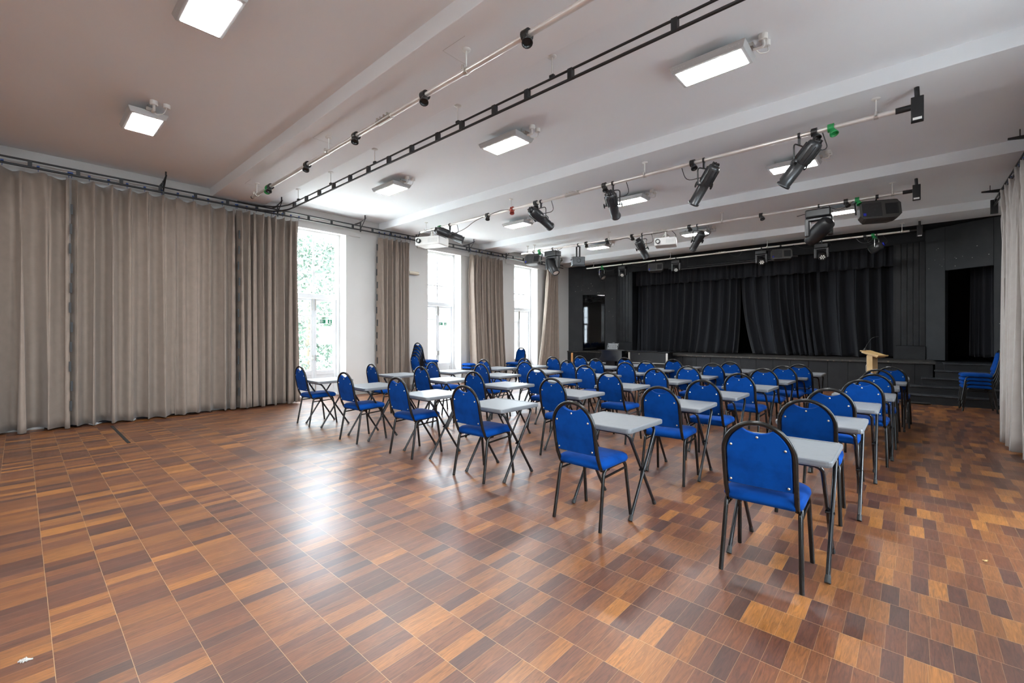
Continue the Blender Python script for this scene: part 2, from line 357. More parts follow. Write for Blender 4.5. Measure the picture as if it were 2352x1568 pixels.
# left splay starts at the left wall corner and runs to the proscenium; right splay is its mirror
wl, mtxL = plan_wall((XL, YS), A35, 1.86, 0.10, [(0.54, 1.37)], SZ, 3.98, 'wall_stage_left', 'black_wall')
ang = math.pi - A35
mR = T(XR, YS, 0) @ Matrix.Rotation(ang, 4, 'Z')
mb = MB(); mb.box(0, 0.19, -0.10, 0, SZ, 3.98, mR); mb.box(0.19, 1.07, -0.10, 0, 2.93, 3.98, mR); mb.box(1.07, 1.48, -0.10, 0, SZ, 3.98, mR)
mb.box(0.0, 0.19, -0.12, 0, 0.0, SZ, mR)
struct('wall_stage_right', mb, 'black_wall', 0.006)
# fascia / dark ceiling over the stage, proscenium header, far walls
struct('ceiling_stage', MB().box(XL - 0.4, XR + 0.4, YS, 18.3, 3.985, 4.2), 'black_wall')
struct('wall_stage_header', MB().box(-8.3, 0.4, 14.98, 15.10, 3.70, 3.99), 'black_wall', 0.005)
struct('wall_stage_back', MB().box(XL - 0.4, XR + 0.4, 18.0, 18.3, 0, 4.1), 'dark')
struct('wall_stage_lining', MB().box(XL, XL + 0.03, 14.5, 18, SZ, 3.98).box(XR - 0.03, XR, 14.5, 18, SZ, 3.98), 'dark')
# proscenium jambs of vertical boards
def boards(x0, x1, y, n, name):
    mb = MB(); wdt = (x1 - x0) / n
    mb.box(x0, x1, y + 0.03, y + 0.12, SZ, 3.72)
    for k in range(n): mb.box(x0 + k * wdt + 0.004, x0 + (k + 1) * wdt - 0.004, y, y + 0.032, 1.14, 3.70)
    mb.box(x0, x1, y - 0.02, y + 0.032, SZ, 1.135)
    struct(name, mb, 'black_wood', 0.006)
boards(-8.20, -7.60, 14.97, 5, 'wall_proscenium_left'); boards(-0.29, 0.27, 14.86, 5, 'wall_proscenium_right')
struct('wall_proscenium_return', MB().box(-0.33, -0.28, 14.86, 15.6, SZ, 3.72).box(-7.61, -7.56, 14.97, 15.6, SZ, 3.72), 'black_wall')
# stage platform with boarded front
st = MB()
st.box(XL, 0.40, 14.02, 18.0, 0, SZ - 0.045); st.box(-5.6, 0.37, 13.62, 14.05, 0, SZ - 0.045)
st.box(0.40, XR, 13.42, 18.0, 0, SZ - 0.02)
stage = struct('floor_stage', st, 'black_wood')
ed = MB(); ed.box(XL, -5.6, 13.97, 18.0, SZ - 0.045, SZ); ed.box(-5.64, 0.42, 13.56, 18.0, SZ - 0.046, SZ + 0.001)
ed.build('worn_edge_boards', 'worn_edge', stage, 0.008)
sk = MB(); x = -5.6; k = 0
while x < 0.33:
    x2 = min(x + 0.405, 0.37); sk.box(x + 0.004, x2 - 0.004, 13.600, 13.625, 0.0, SZ - 0.05); x = x2
    k += 1
x = XL
while x < -5.65:
    x2 = min(x + 0.62, -5.62); sk.box(x + 0.004, x2 - 0.004, 14.0, 14.025, 0.0, SZ - 0.05); x = x2
sk.build('skirting_boards', 'black_wood', stage, 0.003)
# steps up to the right stage door
sy = [12.40, 12.64, 12.90, 13.12, 13.34]; sz = [0.185, 0.345, 0.50, 0.655, 0.805]; sx = [-0.03, 0.0, 0.18, 0.39, 0.54]
sp = MB(); pz = 0
for i in range(5):
    y1 = sy[i + 1] if i < 4 else 14.5
    sp.box(sx[i], XR, sy[i], y1 if i < 4 else 14.2, 0.0, sz[i] - 0.03)
steps = struct('floor_steps', sp, 'black_wood')
tr = MB()
for i in range(5):
    tr.box(sx[i] - 0.015, XR, sy[i] - 0.022, (sy[i + 1] + 0.001) if i < 4 else 14.0, sz[i] - 0.032, sz[i])
tr.build('treads', 'step', steps, 0.008)
tag(MB().tube([(-0.25, 12.28, 0.03), (0.0, 12.25, 0.03), (0.2, 12.26, 0.025), (0.29, 12.30, 0.02)], [0.03, 0.035, 0.04, 0.03], 8, flat=0.6).build('cable_ramp', 'rubber'), 'black rubber cable cover lying at the foot of the stage steps', 'cable cover')
# paint flecks where fixings were pulled from the black walls
fl = MB()
rs = random.Random(3)
for mt, n, xs in ((mtxL, 14, (0.1, 1.8)), (mR, 16, (0.05, 1.4))):
    for k in range(n):
        xx = rs.uniform(*xs); zz = rs.uniform(1.2, 3.5)
        if 0.15 < xx < 1.4 and zz < 2.95: zz = rs.uniform(3.0, 3.3)
        yy = -0.003 if mt is mtxL else 0.0005
        r_ = rs.uniform(0.006, 0.014)
        fl.cbox((xx, yy, zz), (r_, 0.004, r_), mt)
fl.build('paint_flecks', 'crumb', wl)
struct('window_8', MB().add([(0.55, 0.045, SZ), (1.36, 0.045, SZ), (1.36, 0.045, 2.92), (0.55, 0.045, 2.92)], [(0, 1, 2, 3)], False, mtxL), 'perspex')
# dark backing sheet behind the left opening
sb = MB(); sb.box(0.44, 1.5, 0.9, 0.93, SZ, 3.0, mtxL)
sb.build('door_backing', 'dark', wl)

# ---------------------------------------------------------------- drapes
def drape(name, p0, p1, ztop, zbot, nf, amp, m, seed=0, flare=0.0, side=1, hooks=None, sag=0.03, thick=0.0, bend=None, amp_top=None, ycomp=None, hookz=None, parent=None, ns=14, nz=26, calm=None):
    """cloth hung from p0 to p1 (plan points); side=+1 flares to the left of travel"""
    rs = random.Random(seed); P0 = Vector((*p0, 0)); P1 = Vector((*p1, 0)); D = P1 - P0; Lg = D.length; D.normalize(); Nn = Vector((-D.y, D.x, 0)) * side
    NS = int(nf * ns)
    wts = [rs.uniform(0.45, 1.75) for _ in range(nf)]; tot = sum(wts); cum = [0]
    for q in wts: cum.append(cum[-1] + q / tot)
    am = [rs.uniform(0.65, 1.25) for _ in range(nf + 1)]
    am2 = [rs.uniform(0.5, 1.4) for _ in range(nf + 1)]
    hooks = hooks or max(2, nf // 2)
    amp_top = amp * 0.62 if amp_top is None else amp_top
    vs = []; fs = []
    offs = [rs.uniform(-1, 1) for _ in range(6)]
    for j in range(nz + 1):
        v = j / nz; vz = v ** 0.9
        for i in range(NS + 1):
            s = i / NS
            k = 0
            while k < nf - 1 and s > cum[k + 1]: k += 1
            fr = (s - cum[k]) / (cum[k + 1] - cum[k]); ph = 2 * PI * (k + fr)
            A = (am[k] * (1 - fr) + am[k + 1] * fr); A2 = (am2[k] * (1 - fr) + am2[k + 1] * fr)
            ap = amp_top * (1 - v) + amp * v
            ap *= (A * (1 - v) + A2 * v)
            cm = calm(s) if calm else 1.0
            ap *= cm
            d = ap * (0.75 - 2.1 * (0.5 + 0.5 * math.cos(ph)) ** 3.2 + 0.16 * math.cos(3 * ph + am[k] * 9 + v))
            along = ap * 0.55 * math.sin(ph)
            d += amp * 0.35 * math.sin(ph * 0.37 + offs[0] + v * 1.7) * v
            if hookz:      # cloth pinched at each hook, the folds fanning out below it
                hs = s * hooks; hc = abs(hs - round(hs)) * 2
                d += 0.035 * math.exp(-(hc * 3.2) ** 2) * math.exp(-v * 7) - 0.02 * hc * math.exp(-v * 9)
                d += 0.018 * math.cos(2 * PI * (hs * 2 + 3 * v)) * math.exp(-((v - 0.10) / 0.12) ** 2) * cm
            lean = 0
            if bend: lean = bend(s, v)
            fl_ = flare * v * v
            sc = abs(math.sin(PI * hooks * s))
            zt = ztop - sag * sc * (1 if True else 0)
            zb = zbot + 0.011 * math.sin(ph * 0.5 + offs[1]) + 0.007 * math.sin(ph + offs[2])
            z = zt * (1 - v) + zb * v
            if ycomp: s_pos = ycomp(s, v) * Lg
            else: s_pos = s * Lg
            p = P0 + D * (s_pos + along) + Nn * (d + fl_ + lean)
            vs.append((p.x, p.y, z))
    W = NS + 1
    for j in range(nz):
        for i in range(NS):
            a = j * W + i; fs.append((a, a + 1, a + W + 1, a + W))
    mb = MB(); mb.add(vs, fs, True); o = mb.build(name, m, parent)
    so = o.modifiers.new('cloth', 'SOLIDIFY'); so.thickness = 0.006; so.offset = 0
    if hookz:
        for h in range(hooks + 1):
            s = h / hooks; p = P0 + D * (s * Lg)
            hk = MB(); hk.tube([(p.x, p.y, hookz), (p.x, p.y, ztop + 0.01)], 0.004, 5); hk.cbox((p.x, p.y, hookz + 0.035), (0.022, 0.03, 0.022))
            hk.build('curtain_hook', 'glider', o)
    return o
RX = -9.49
def tabs(o, y, x, n, z0=0.35, z1=3.3):
    for k in range(n):
        z = z0 + (z1 - z0) * k / (n - 1)
        MB().cbox((x, y + 0.01 * math.sin(k * 2.1), z), (0.014, 0.026, 0.15)).build('velcro_tab', 'rubber', o)
c = drape('hall_curtain', (RX, -2.6), (RX, 0.53), 3.79, 0.026, 14, 0.125, 'velvet', 1, side=-1, hooks=9, hookz=3.84)
tag(c, 'taupe velvet curtain at the left wall, bunched top beside the first seam', 'curtain', 'taupe curtains along the window wall')
tabs(c, 0.515, RX + 0.12, 11)
c = drape('hall_curtain', (RX, 0.50), (RX, 2.74), 3.79, 0.026, 12, 0.125, 'velvet', 5, side=-1, hooks=10, hookz=3.84, sag=0.035, calm=lambda s: 1.0 - 0.75 * math.exp(-((s - 0.65) / 0.22) ** 2), bend=lambda s, v: 0.03 * math.sin(s * 5))
tag(c, 'widest taupe velvet curtain, drawn flat between two black-tabbed seams', 'curtain', 'taupe curtains along the window wall')
tabs(c, 2.755, RX + 0.115, 11)
c = drape('hall_curtain', (RX, 2.76), (RX, 3.90), 3.79, 0.026, 9, 0.12, 'velvet', 9, side=-1, hooks=7, hookz=3.84)
tag(c, 'taupe velvet curtain whose far edge meets the first open window', 'curtain', 'taupe curtains along the window wall')
c = drape('hall_curtain', (RX, 5.78), (RX, 6.66), 3.76, 0.05, 8, 0.11, 'velvet', 12, side=-1, hooks=6, hookz=3.84)
tag(c, 'narrow taupe curtain gathered between first and second open windows', 'curtain', 'taupe curtains along the window wall')
tabs(c, 5.70, RX + 0.03, 11, 0.5, 3.5)
c = drape('hall_curtain', (RX, 8.74), (RX, 10.15), 3.76, 0.05, 10, 0.115, 'velvet', 15, side=-1, hooks=6, hookz=3.84, flare=0.16)
tag(c, 'taupe curtain gathered between second and third open windows', 'curtain', 'taupe curtains along the window wall')
c = drape('hall_curtain', (RX, 12.42), (RX, 13.05), 3.76, 0.05, 6, 0.075, 'velvet', 21, side=-1, hooks=5, hookz=3.84, flare=0.05, ycomp=lambda s, v: s * (1 + 0.9 * v ** 1.5) - 0.9 * v ** 1.5)
tag(c, 'taupe curtain beside the stage, swept sideways over the third window', 'curtain', 'taupe curtains along the window wall')
c = drape('hall_curtain', (1.17, 11.0), (1.17, 6.4), 3.78, 0.04, 13, 0.09, 'lit_taupe_velvet', 31, side=-1, hooks=14, hookz=3.84, sag=0.07, amp_top=0.05,
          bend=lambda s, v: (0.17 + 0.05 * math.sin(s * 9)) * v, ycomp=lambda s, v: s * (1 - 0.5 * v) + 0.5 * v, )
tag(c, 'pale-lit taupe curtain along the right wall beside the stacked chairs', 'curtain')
c = drape('lining_curtain', (1.22, 11.1), (1.10, 9.0), 1.75, 0.22, 8, 0.02, 'lining', 33, side=-1, bend=lambda s, v: 0.10 * v, hooks=4)
tag(c, 'narrow black lining showing behind the right wall curtain', 'lining')

c = drape('blackout_drape', (XL + 0.05, 0.25), (XL + 0.05, 1.85), 3.80, 0.0, 7, 0.012, 'lining', 35, side=-1, hooks=4, sag=0.01)
tag(c, 'black blackout cloth showing above the long curtain, over a covered window', 'blackout cloth')
# stage drapes
def sweepL(s, v): return s - 0.03 * s * v ** 3
c = drape('stage_curtain', (-7.75, 15.35), (-4.05, 15.35), 3.55, 0.82, 15, 0.11, 'black_cloth', 41, side=-1, hooks=10, sag=0, ycomp=lambda s, v: s * (1 - 0.03 * v ** 3) - 0.05 * s * math.sin(PI * s) * v * v)
tag(c, 'black stage curtain hanging on the piano side of the centre gap', 'curtain', 'black stage curtains')
c = drape('stage_curtain', (-4.03, 15.35), (-0.10, 15.35), 3.55, 0.82, 15, 0.12, 'black_cloth', 44, side=-1, hooks=10, sag=0, ycomp=lambda s, v: s + (1 - s) * 0.085 * v ** 2.2)
tag(c, 'black stage curtain hanging on the lectern side of the centre gap', 'curtain', 'black stage curtains')
c = drape('stage_valance', (-7.72, 15.22), (-0.12, 15.22), 3.80, 3.20, 38, 0.035, 'black_cloth', 47, side=-1, hooks=19, sag=0, nz=8)
tag(c, 'pleated black valance across the top of the stage opening', 'valance')
c = drape('doorway_drape', (1.05, 15.2), (1.45, 14.9), 3.3, 0.9, 5, 0.04, 'black_cloth', 49, side=-1, hooks=3, sag=0)
tag(c, 'black drape hanging inside the right stage doorway', 'drape')
for k, (yy, zz, a, b, lb) in enumerate(((14.6, 3.63, -6.05, -2.35, 'upper long black batten tube under the stage header'), (14.55, 3.57, -5.9, -2.6, 'lower long black batten tube under the stage header'))):
    t_ = MB().tube([(a, yy, zz), (b, yy, zz)], 0.03, 8); t_.cyl((a + 0.5, yy, zz), (a + 0.5, yy, 3.985), 0.006, 5); t_.cyl((b - 0.5, yy, zz), (b - 0.5, yy, 3.985), 0.006, 5)
    tag(t_.build('lighting_batten', 'fix'), lb, 'batten')

# ---------------------------------------------------------------- chairs
def make_chair():
    root = empty('banquet_chair', (0, 0, 0))
    # backrest outline (x, z): follows the hoop, dips at the top for the hand hole
    hw, zs, zt = 0.166, 0.735, 0.905
    pts = [(-hw, 0.540), (-hw * 0.5, 0.538), (0, 0.537), (hw * 0.5, 0.538), (hw, 0.540), (hw + 0.001, 0.62), (hw, 0.70)]
    for k in range(0, 9):
        a = math.radians(k * 7.6); pts.append((hw * math.cos(a), zs + (zt - zs) * math.sin(a)))
    xe, ze = pts[-1]
    dip = []
    for k in range(1, 8):
        t = k / 8; xx = xe * (1 - 2 * t); dip.append((xx, ze - (ze - 0.858) * math.sin(PI * t) ** 0.8))
    left = [(-x, z) for x, z in reversed(pts[5:])]
    outl = pts + dip + left
    cx, cz = 0, 0.70
    def yb(z): return 0.045 - 0.105 * ((z - 0.40) / 0.52) - 0.012 * math.sin((z - 0.4) / 0.52 * PI)
    def ring(ins, dy): return [(x * (1 - ins / 0.17), yb(z) + dy, cz + (z - cz) * (1 - ins / 0.22)) for x, z in outl]
    rings = [ring(0.006, -0.010), ring(0.0, -0.004), ring(0.0, 0.010), ring(0.006, 0.024), ring(0.022, 0.029), ring(0.06, 0.032)]
    mb = MB(); mb.loft(rings, True, True); bk = mb.build('backrest', 'blue', root)
    sc = MB()
    for x, z in ((0, 0.838), (-0.138, 0.78), (0.138, 0.78), (-0.148, 0.566), (0.148, 0.566)):
        sc.lathe([(0.0075, 0), (0.006, 0.004), (0.001, 0.0045)], 8, T(x, yb(z) - 0.0125, z) @ Matrix.Rotation(PI / 2, 4, 'X'))
    sc.build('screw_heads', 'screw', bk)
    # hoop
    P = []; R = 0.181
    for x, s in ((-1, 0),):
        P += [(-0.176, 0.165, 0.418), (-0.178, 0.10, 0.417), (-0.179, 0.062, 0.428), (-0.180, 0.044, 0.455), (-R, yb(0.52), 0.52), (-R, yb(0.62), 0.62), (-R, yb(0.70), 0.70)]
        for k in range(0, 19):
            a = PI - PI * k / 18; z = 0.735 + 0.183 * math.sin(a); P.append((R * math.cos(a), yb(z), z))
        P += [(-q[0], q[1], q[2]) for q in reversed(P[:7])]
    MB().tube(P, 0.0142, 8, flat=0.95).build('back_frame', 'tube', root)
    # seat cushion
    def rr(w, y0, y1, r, z, n=5):
        o = []
        for (cx_, cy_, a0) in ((w - r, y0 + r, -90), (w - r, y1 - r * 1.6, 0), (-w + r, y1 - r * 1.6, 90), (-w + r, y0 + r, 180)):
            for k in range(n + 1):
                a = math.radians(a0 + 90 * k / n); ry = r * 1.6 if cy_ > 0.2 else r
                o.append((cx_ + r * math.cos(a), cy_ + ry * math.sin(a), z))
        return o
    rings = [rr(0.185, 0.05, 0.425, 0.04, 0.434), rr(0.200, 0.036, 0.440, 0.05, 0.440), rr(0.210, 0.026, 0.450, 0.055, 0.462), rr(0.205, 0.031, 0.445, 0.055, 0.485), rr(0.187, 0.050, 0.427, 0.055, 0.500), rr(0.14, 0.10, 0.38, 0.05, 0.508), rr(0.07, 0.17, 0.31, 0.04, 0.511)]
    MB().loft([[(x_, y_ + 0.006, z_ - 0.010) for x_, y_, z_ in r_] for r_ in rings], True, True).build('seat', 'blue', root)
    for sx_ in (-1, 1):
        side = fillet([(sx_ * 0.207, 0.0, 0.0), (sx_ * 0.192, 0.075, 0.432), (sx_ * 0.190, 0.235, 0.436)], 0.06, 5)
        MB().tube(side, 0.0132, 8).build('leg', 'tube', root)
        side = fillet([(sx_ * 0.207, 0.447, 0.0), (sx_ * 0.192, 0.385, 0.440), (sx_ * 0.190, 0.235, 0.436)], 0.06, 5)
        MB().tube(side, 0.0132, 8).build('leg', 'tube', root)
        MB().tube([(sx_ * 0.194, 0.064, 0.372), (sx_ * 0.194, 0.393, 0.385)], 0.0085, 6).build('side_brace', 'tube', root)
    cb = MB(); cb.tube([(-0.19, 0.12, 0.432), (0.19, 0.12, 0.432)], 0.010, 6); cb.tube([(-0.19, 0.35, 0.434), (0.19, 0.35, 0.434)], 0.010, 6)
    cb.build('cross_rail', 'tube', root)
    return root
def make_desk():
    root = empty('exam_desk', (0, 0, 0))
    h = 0.29
    def rr(w, r, z):
        o = []
        for (sx_, sy_, a0) in ((1, -1, -90), (1, 1, 0), (-1, 1, 90), (-1, -1, 180)):
            for k in range(4):
                a = math.radians(a0 + 30 * k); o.append((sx_ * (w - r) + r * math.cos(a), sy_ * (w - r) + r * math.sin(a), z))
        return o
    MB().loft([rr(h - 0.012, 0.02, 0.670), rr(h - 0.003, 0.028, 0.674), rr(h, 0.03, 0.684), rr(h, 0.03, 0.702), rr(h - 0.003, 0.028, 0.708), rr(h - 0.009, 0.025, 0.7105), rr(h - 0.03, 0.02, 0.7105)], False, True).build('tabletop', 'desk', root, 0.0)
    g = MB(); g.box(-0.25, 0.25, 0.238, 0.243, 0.7100, 0.7118); g.box(-0.25, 0.25, 0.262, 0.267, 0.7100, 0.7118); g.box(-0.255, -0.25, 0.238, 0.267, 0.71, 0.7118); g.box(0.25, 0.255, 0.238, 0.267, 0.71, 0.7118)
    g.build('pencil_groove', 'desk', root)
    for xo, sgn in ((0.262, 1), (0.238, -1)):
        for s in (-1, 1):
            foot = (s * xo, -0.225 * sgn, 0.012); top = (s * (xo - 0.004), 0.205 * sgn, 0.658); mid = (0, 0.205 * sgn, 0.658)
            lg = MB().tube(fillet([foot, top, mid], 0.055, 5), 0.0125, 8).build('leg', 'deskleg', root)
            d = (Vector(top) - Vector(foot)).normalized(); f = Vector(foot)
            MB().tube([tuple(f - d * 0.008), tuple(f + d * 0.008), tuple(f + d * 0.035)], [0.0165, 0.016, 0.0135], 8).build('foot_cap', 'rubber', lg)
    for s in (-1, 1): MB().cyl((s * 0.225, -0.010, 0.337), (s * 0.275, -0.010, 0.337), 0.009, 8).build('pivot_bolt', 'deskleg', root)
    return root
CH = {  # column -> chair positions (top of back) row by row, col 6 beside the right wall
6: [(-0.647, 2.794), (-0.592, 4.005), (-0.552, 4.957), (-0.396, 6.148), (-0.343, 7.154), (-0.350, 8.105), (-0.226, 8.931)],
5: [(-1.862, 2.728), (-1.779, 4.077), (-1.685, 4.981), (-1.632, 6.15), (-1.598, 7.258), (-1.50, 8.073), (-1.383, 8.68)],
4: [(-3.224, 2.887), (-3.039, 4.051), (-2.943, 5.169), (-2.773, 6.201), (-2.602, 7.029), (-2.538, 7.996), (-2.451, 8.675)],
3: [(-4.416, 2.914), (-4.356, 4.07), (-4.091, 5.081), (-3.924, 6.129), (-3.802, 7.257), (-3.689, 7.861), (-3.55, 8.784)],
2: [(-5.53, 2.851), (-5.642, 4.155), (-5.399, 5.211), (-5.213, 6.139), (-4.934, 7.078), (-4.813, 7.924), (-4.575, 8.709)],
1: [(-7.094, 2.924), (-6.774, 3.974), (-6.371, 4.945), (-6.358, 6.215), (-6.037, 7.091), (-5.935, 7.955), (-5.693, 8.68)]}
DK = {
6: [(-0.615, 3.306), (-0.553, 4.50), (-0.513, 5.655), (-0.418, 6.764), (-0.401, 7.92), (-0.331, 8.828), (-0.306, 9.70)],
5: [(-1.842, 3.338), (-1.785, 4.60), (-1.741, 5.659), (-1.648, 6.74), (-1.627, 7.86), (-1.543, 8.85), (-1.455, 9.70)],
4: [(-3.155, 3.319), (-3.087, 4.55), (-3.015, 5.675), (-2.838, 6.78), (-2.737, 7.796), (-2.643, 8.793), (-2.593, 9.70)],
3: [(-4.318, 3.353), (-4.30, 4.67), (-4.15, 5.674), (-4.05, 6.783), (-3.92, 7.80), (-3.82, 8.85), (-3.70, 9.75)],
2: [(-5.616, 3.321), (-5.521, 4.60), (-5.45, 5.71), (-5.33, 6.86), (-5.12, 7.784), (-5.00, 8.75), (-4.86, 9.70)],
1: [(-6.90, 3.283), (-6.80, 4.57), (-6.66, 5.70), (-6.57, 6.87), (-6.36, 7.833), (-6.20, 8.80), (-6.05, 9.70)]}
ORD = ['first', 'second', 'third', 'fourth', 'fifth', 'sixth', 'seventh']
COLN = {1: 'the window-side column', 2: 'the second column from the windows', 3: 'the third column from the windows', 4: 'the fourth column from the windows', 5: 'the fifth column from the windows', 6: 'the column beside the right aisle'}
ROWN = ['in the rear row', 'second from the rear', 'third from the rear', 'in the middle row', 'third from the stage', 'second from the stage', 'in the stage-side row']
rs = random.Random(11)
ROT = {(6, 0): 0.03, (5, 0): -0.02, (4, 0): 0.04, (3, 0): 0.05, (2, 0): 0.05, (1, 0): 0.02}
chair0 = make_chair(); ctree = tree(chair0); first = True
desk0 = make_desk(); dtree = tree(desk0)
for c_ in (6, 5, 4, 3, 2, 1):
    for r_ in range(7):
        o = chair0 if first else copy_tree(chair0, ctree)
        d = desk0 if first else copy_tree(desk0, dtree); first = False
        rz = ROT.get((c_, r_), rs.uniform(-0.05, 0.05)); x, y = CH[c_][r_]
        off = Matrix.Rotation(rz, 2) @ Vector((0, 0.056)); o.location = (x + off.x, y + off.y, 0); o.rotation_euler = (0, 0, rz)
        tag(o, 'blue round-backed chair %s of %s' % (ROWN[r_], COLN[c_]), 'chair', 'blue chairs set at the exam desks')
        x, y = DK[c_][r_]; d.location = (x, y, 0); d.rotation_euler = (0, 0, rs.uniform(-0.025, 0.025))
        tag(d, 'square grey folding desk %s of %s' % (ROWN[r_], COLN[c_]), 'desk', 'grey exam desks in rows')
def stack(x, y, rz, n, dz, back, where, group):
    for k in range(n):
        o = copy_tree(chair0, ctree); q = Matrix.Rotation(rz, 2) @ Vector((0, back * k))
        o.location = (x + q.x, y + q.y, dz * k); o.rotation_euler = (0, 0, rz)
        pos = 'lowest' if k == 0 else ('topmost' if k == n - 1 else (ORD[k] + ' from the floor'))
        tag(o, 'blue chair %s, %s' % (where, pos), 'chair', group)
stack(-9.02, 6.52, 0.0, 5, 0.073, 0.022, 'in the tall stack by the second window', 'chairs stacked by the second window')
stack(-8.90, 10.28, 3.12, 2, 0.09, 0.02, 'in the short stack before the third window', 'chairs stacked by the third window')
stack(-9.56, 9.08, PI, 2, 0.09, 0.0, 'half hidden behind the curtain, stacked', 'chairs behind the curtain')
stack(1.15, 11.92, PI / 2 + 0.05, 4, 0.069, 0.004, 'stacked by the stage steps', 'chairs stacked by the stage steps')
gc = MB(); gc.tube([(1.24, 11.75, 1.07), (1.27, 11.85, 1.12), (1.25, 11.95, 1.13), (1.27, 12.0, 1.06)], [0.02, 0.045, 0.05, 0.02], 8)
tag(gc.build('green_cloth', 'green'), 'small green cloth hung on the chair stack by the steps', 'cloth')
# wooden chair by the piano
wc = empty('wooden_chair', (-8.72, 12.8, 0), -1.0)
tag(wc, 'orange wooden chair with a navy back beside the stage corner', 'chair')
MB().box(-0.2, 0.2, -0.02, 0.02, 0.50, 0.76).build('backrest', 'navy', wc, 0.01)
MB().box(-0.22, 0.22, 0.0, 0.42, 0.42, 0.47).build('seat', 'navy', wc, 0.015)
for sx_ in (-0.215, 0.215):
    MB().box(sx_ - 0.015, sx_ + 0.015, -0.03, 0.03, 0, 0.78).build('leg', 'orange_wood', wc, 0.004)
    MB().box(sx_ - 0.015, sx_ + 0.015, 0.38, 0.42, 0, 0.42).build('leg', 'orange_wood', wc, 0.004)

# ---------------------------------------------------------------- lectern, piano, case
le = empty('lectern', (-0.60, 11.95, 0), math.radians(-28))
tag(le, 'pale wooden lectern with sloping top standing before the stage', 'lectern')
MB().box(-0.055, 0.055, -0.085, 0.085, 0.03, 0.99).build('column', 'pale_pine', le, 0.004)
MB().box(-0.062, -0.054, -0.078, 0.078, 0.04, 0.98).build('front_panel', 'pale_front', le, 0.002)
MB().box(-0.2, 0.22, -0.2, 0.2, 0, 0.03).build('base', 'pale_pine', le, 0.005)
tilt = T(0.02, 0, 1.02) @ Matrix.Rotation(math.radians(17), 4, 'Y')
tp = MB(); tp.box(-0.17, 0.19, -0.16, 0.16, 0.0, 0.018, tilt); tp.box(-0.14, 0.16, -0.13, 0.13, -0.030, 0.0, tilt); tp.box(0.175, 0.192, -0.16, 0.16, 0.018, 0.03, tilt)
tp.build('top', 'pale_pine', le, 0.003)
MB().box(-0.150, -0.140, -0.13, 0.13, -0.031, 0.0, tilt).build('edge_panel', 'pale_front', le, 0.002)
mc = empty('gooseneck_microphone', (-0.72, 11.96, 1.09)); tag(mc, 'thin black gooseneck microphone on the lectern', 'microphone')
MB().lathe([(0.03, 0), (0.03, 0.015), (0.012, 0.03), (0.010, 0.05)], 10).build('base', 'fixdark', mc)
MB().tube(fillet([(0, 0, 0.03), (0.05, 0.04, 0.16), (0.12, 0.10, 0.27), (0.22, 0.12, 0.29)], 0.06), [0.005] * 2 + [0.004] * 12, 6).build('neck', 'fixdark', mc)
hl = MB().tube(fillet([(-0.06, -0.06, 0.80), (-0.085, -0.06, 0.77), (-0.085, -0.06, 0.64), (-0.06, -0.06, 0.61)], 0.02), 0.004, 6)
hl.build('grab_handle', 'steel', le)
# piano
pn = empty('upright_piano', (-7.28, 13.2, 0)); tag(pn, 'glossy black piano with curved cheeks against the stage front', 'piano')
prof = [(-0.42, 0.90), (-0.36, 0.87), (-0.335, 0.80), (-0.37, 0.70), (-0.45, 0.63), (-0.50, 0.585), (-0.50, 0.555), (0.40, 0.555), (0.40, 0.90)]
MB().loft([[(x, -0.30, z) for x, z in prof], [(x, 0.34, z) for x, z in prof]], False, True).build('body', 'piano', pn, 0.004)
MB().box(-0.45, 1.6, -0.33, 0.36, 0.895, 0.915).build('lid', 'piano', pn, 0.004)
MB().box(-0.22, 0.10, -0.2, 0.2, 0.03, 0.555).build('pedal_box', 'piano', pn, 0.006)
for px_ in (-0.4, 0.36):
    for py_ in (-0.24, 0.28): MB().cyl((px_, py_, 0), (px_, py_, 0.56), 0.03, 10).build('leg', 'piano', pn)
ms = empty('music_stand', (-7.28, 13.0, 0.916)); tag(ms, 'tilted black lattice music stand on the piano lid', 'music stand')
tl = Matrix.Rotation(math.radians(-22), 4, 'X')
fm = MB(); fm.box(-0.20, 0.20, -0.008, 0.008, 0, 0.02, tl); fm.box(-0.17, 0.17, -0.008, 0.008, 0.22, 0.235, tl)
fm.box(-0.205, -0.185, -0.008, 0.008, 0, 0.235, tl); fm.box(0.185, 0.205, -0.008, 0.008, 0, 0.235, tl); fm.box(-0.04, 0.04, -0.008, 0.008, 0.235, 0.26, tl)
fm.build('frame', 'fixdark', ms)
lt = MB()
for k in range(8):
    a = -0.18 + k * 0.045; lt.tube([(a, 0, 0.02), (a + 0.06, 0, 0.12), (a, 0, 0.225)], 0.005, 4, tl); lt.tube([(a + 0.045, 0, 0.02), (a - 0.015, 0, 0.12), (a + 0.045, 0, 0.225)], 0.005, 4, tl)
lt.build('lattice', 'lampbody', ms)
MB().box(-0.22, 0.4, -0.02, 0.16, 0, 0.012).build('foot', 'fixdark', ms)
fc = empty('flight_case', (-6.07, 13.25, 0)); tag(fc, 'black case with metal corner posts beside the piano', 'case')
MB().box(-0.60, 0.60, -0.22, 0.26, 0.545, 0.86).build('body', 'case', fc, 0.003)
MB().box(-0.66, 0.70, -0.26, 0.30, 0.862, 0.89).build('lid', 'case', fc, 0.004)
for px_ in (-0.615, 0.615):
    MB().box(px_ - 0.03, px_ + 0.03, -0.235, -0.20, 0.53, 0.86).build('corner_post', 'steel', fc, 0.004)
MB().box(-0.64, 0.64, -0.238, -0.225, 0.525, 0.545).build('bottom_trim', 'steel', fc, 0.002)
MB().box(-0.58, 0.58, -0.18, 0.22, 0.0, 0.53).build('plinth', 'dark', fc)
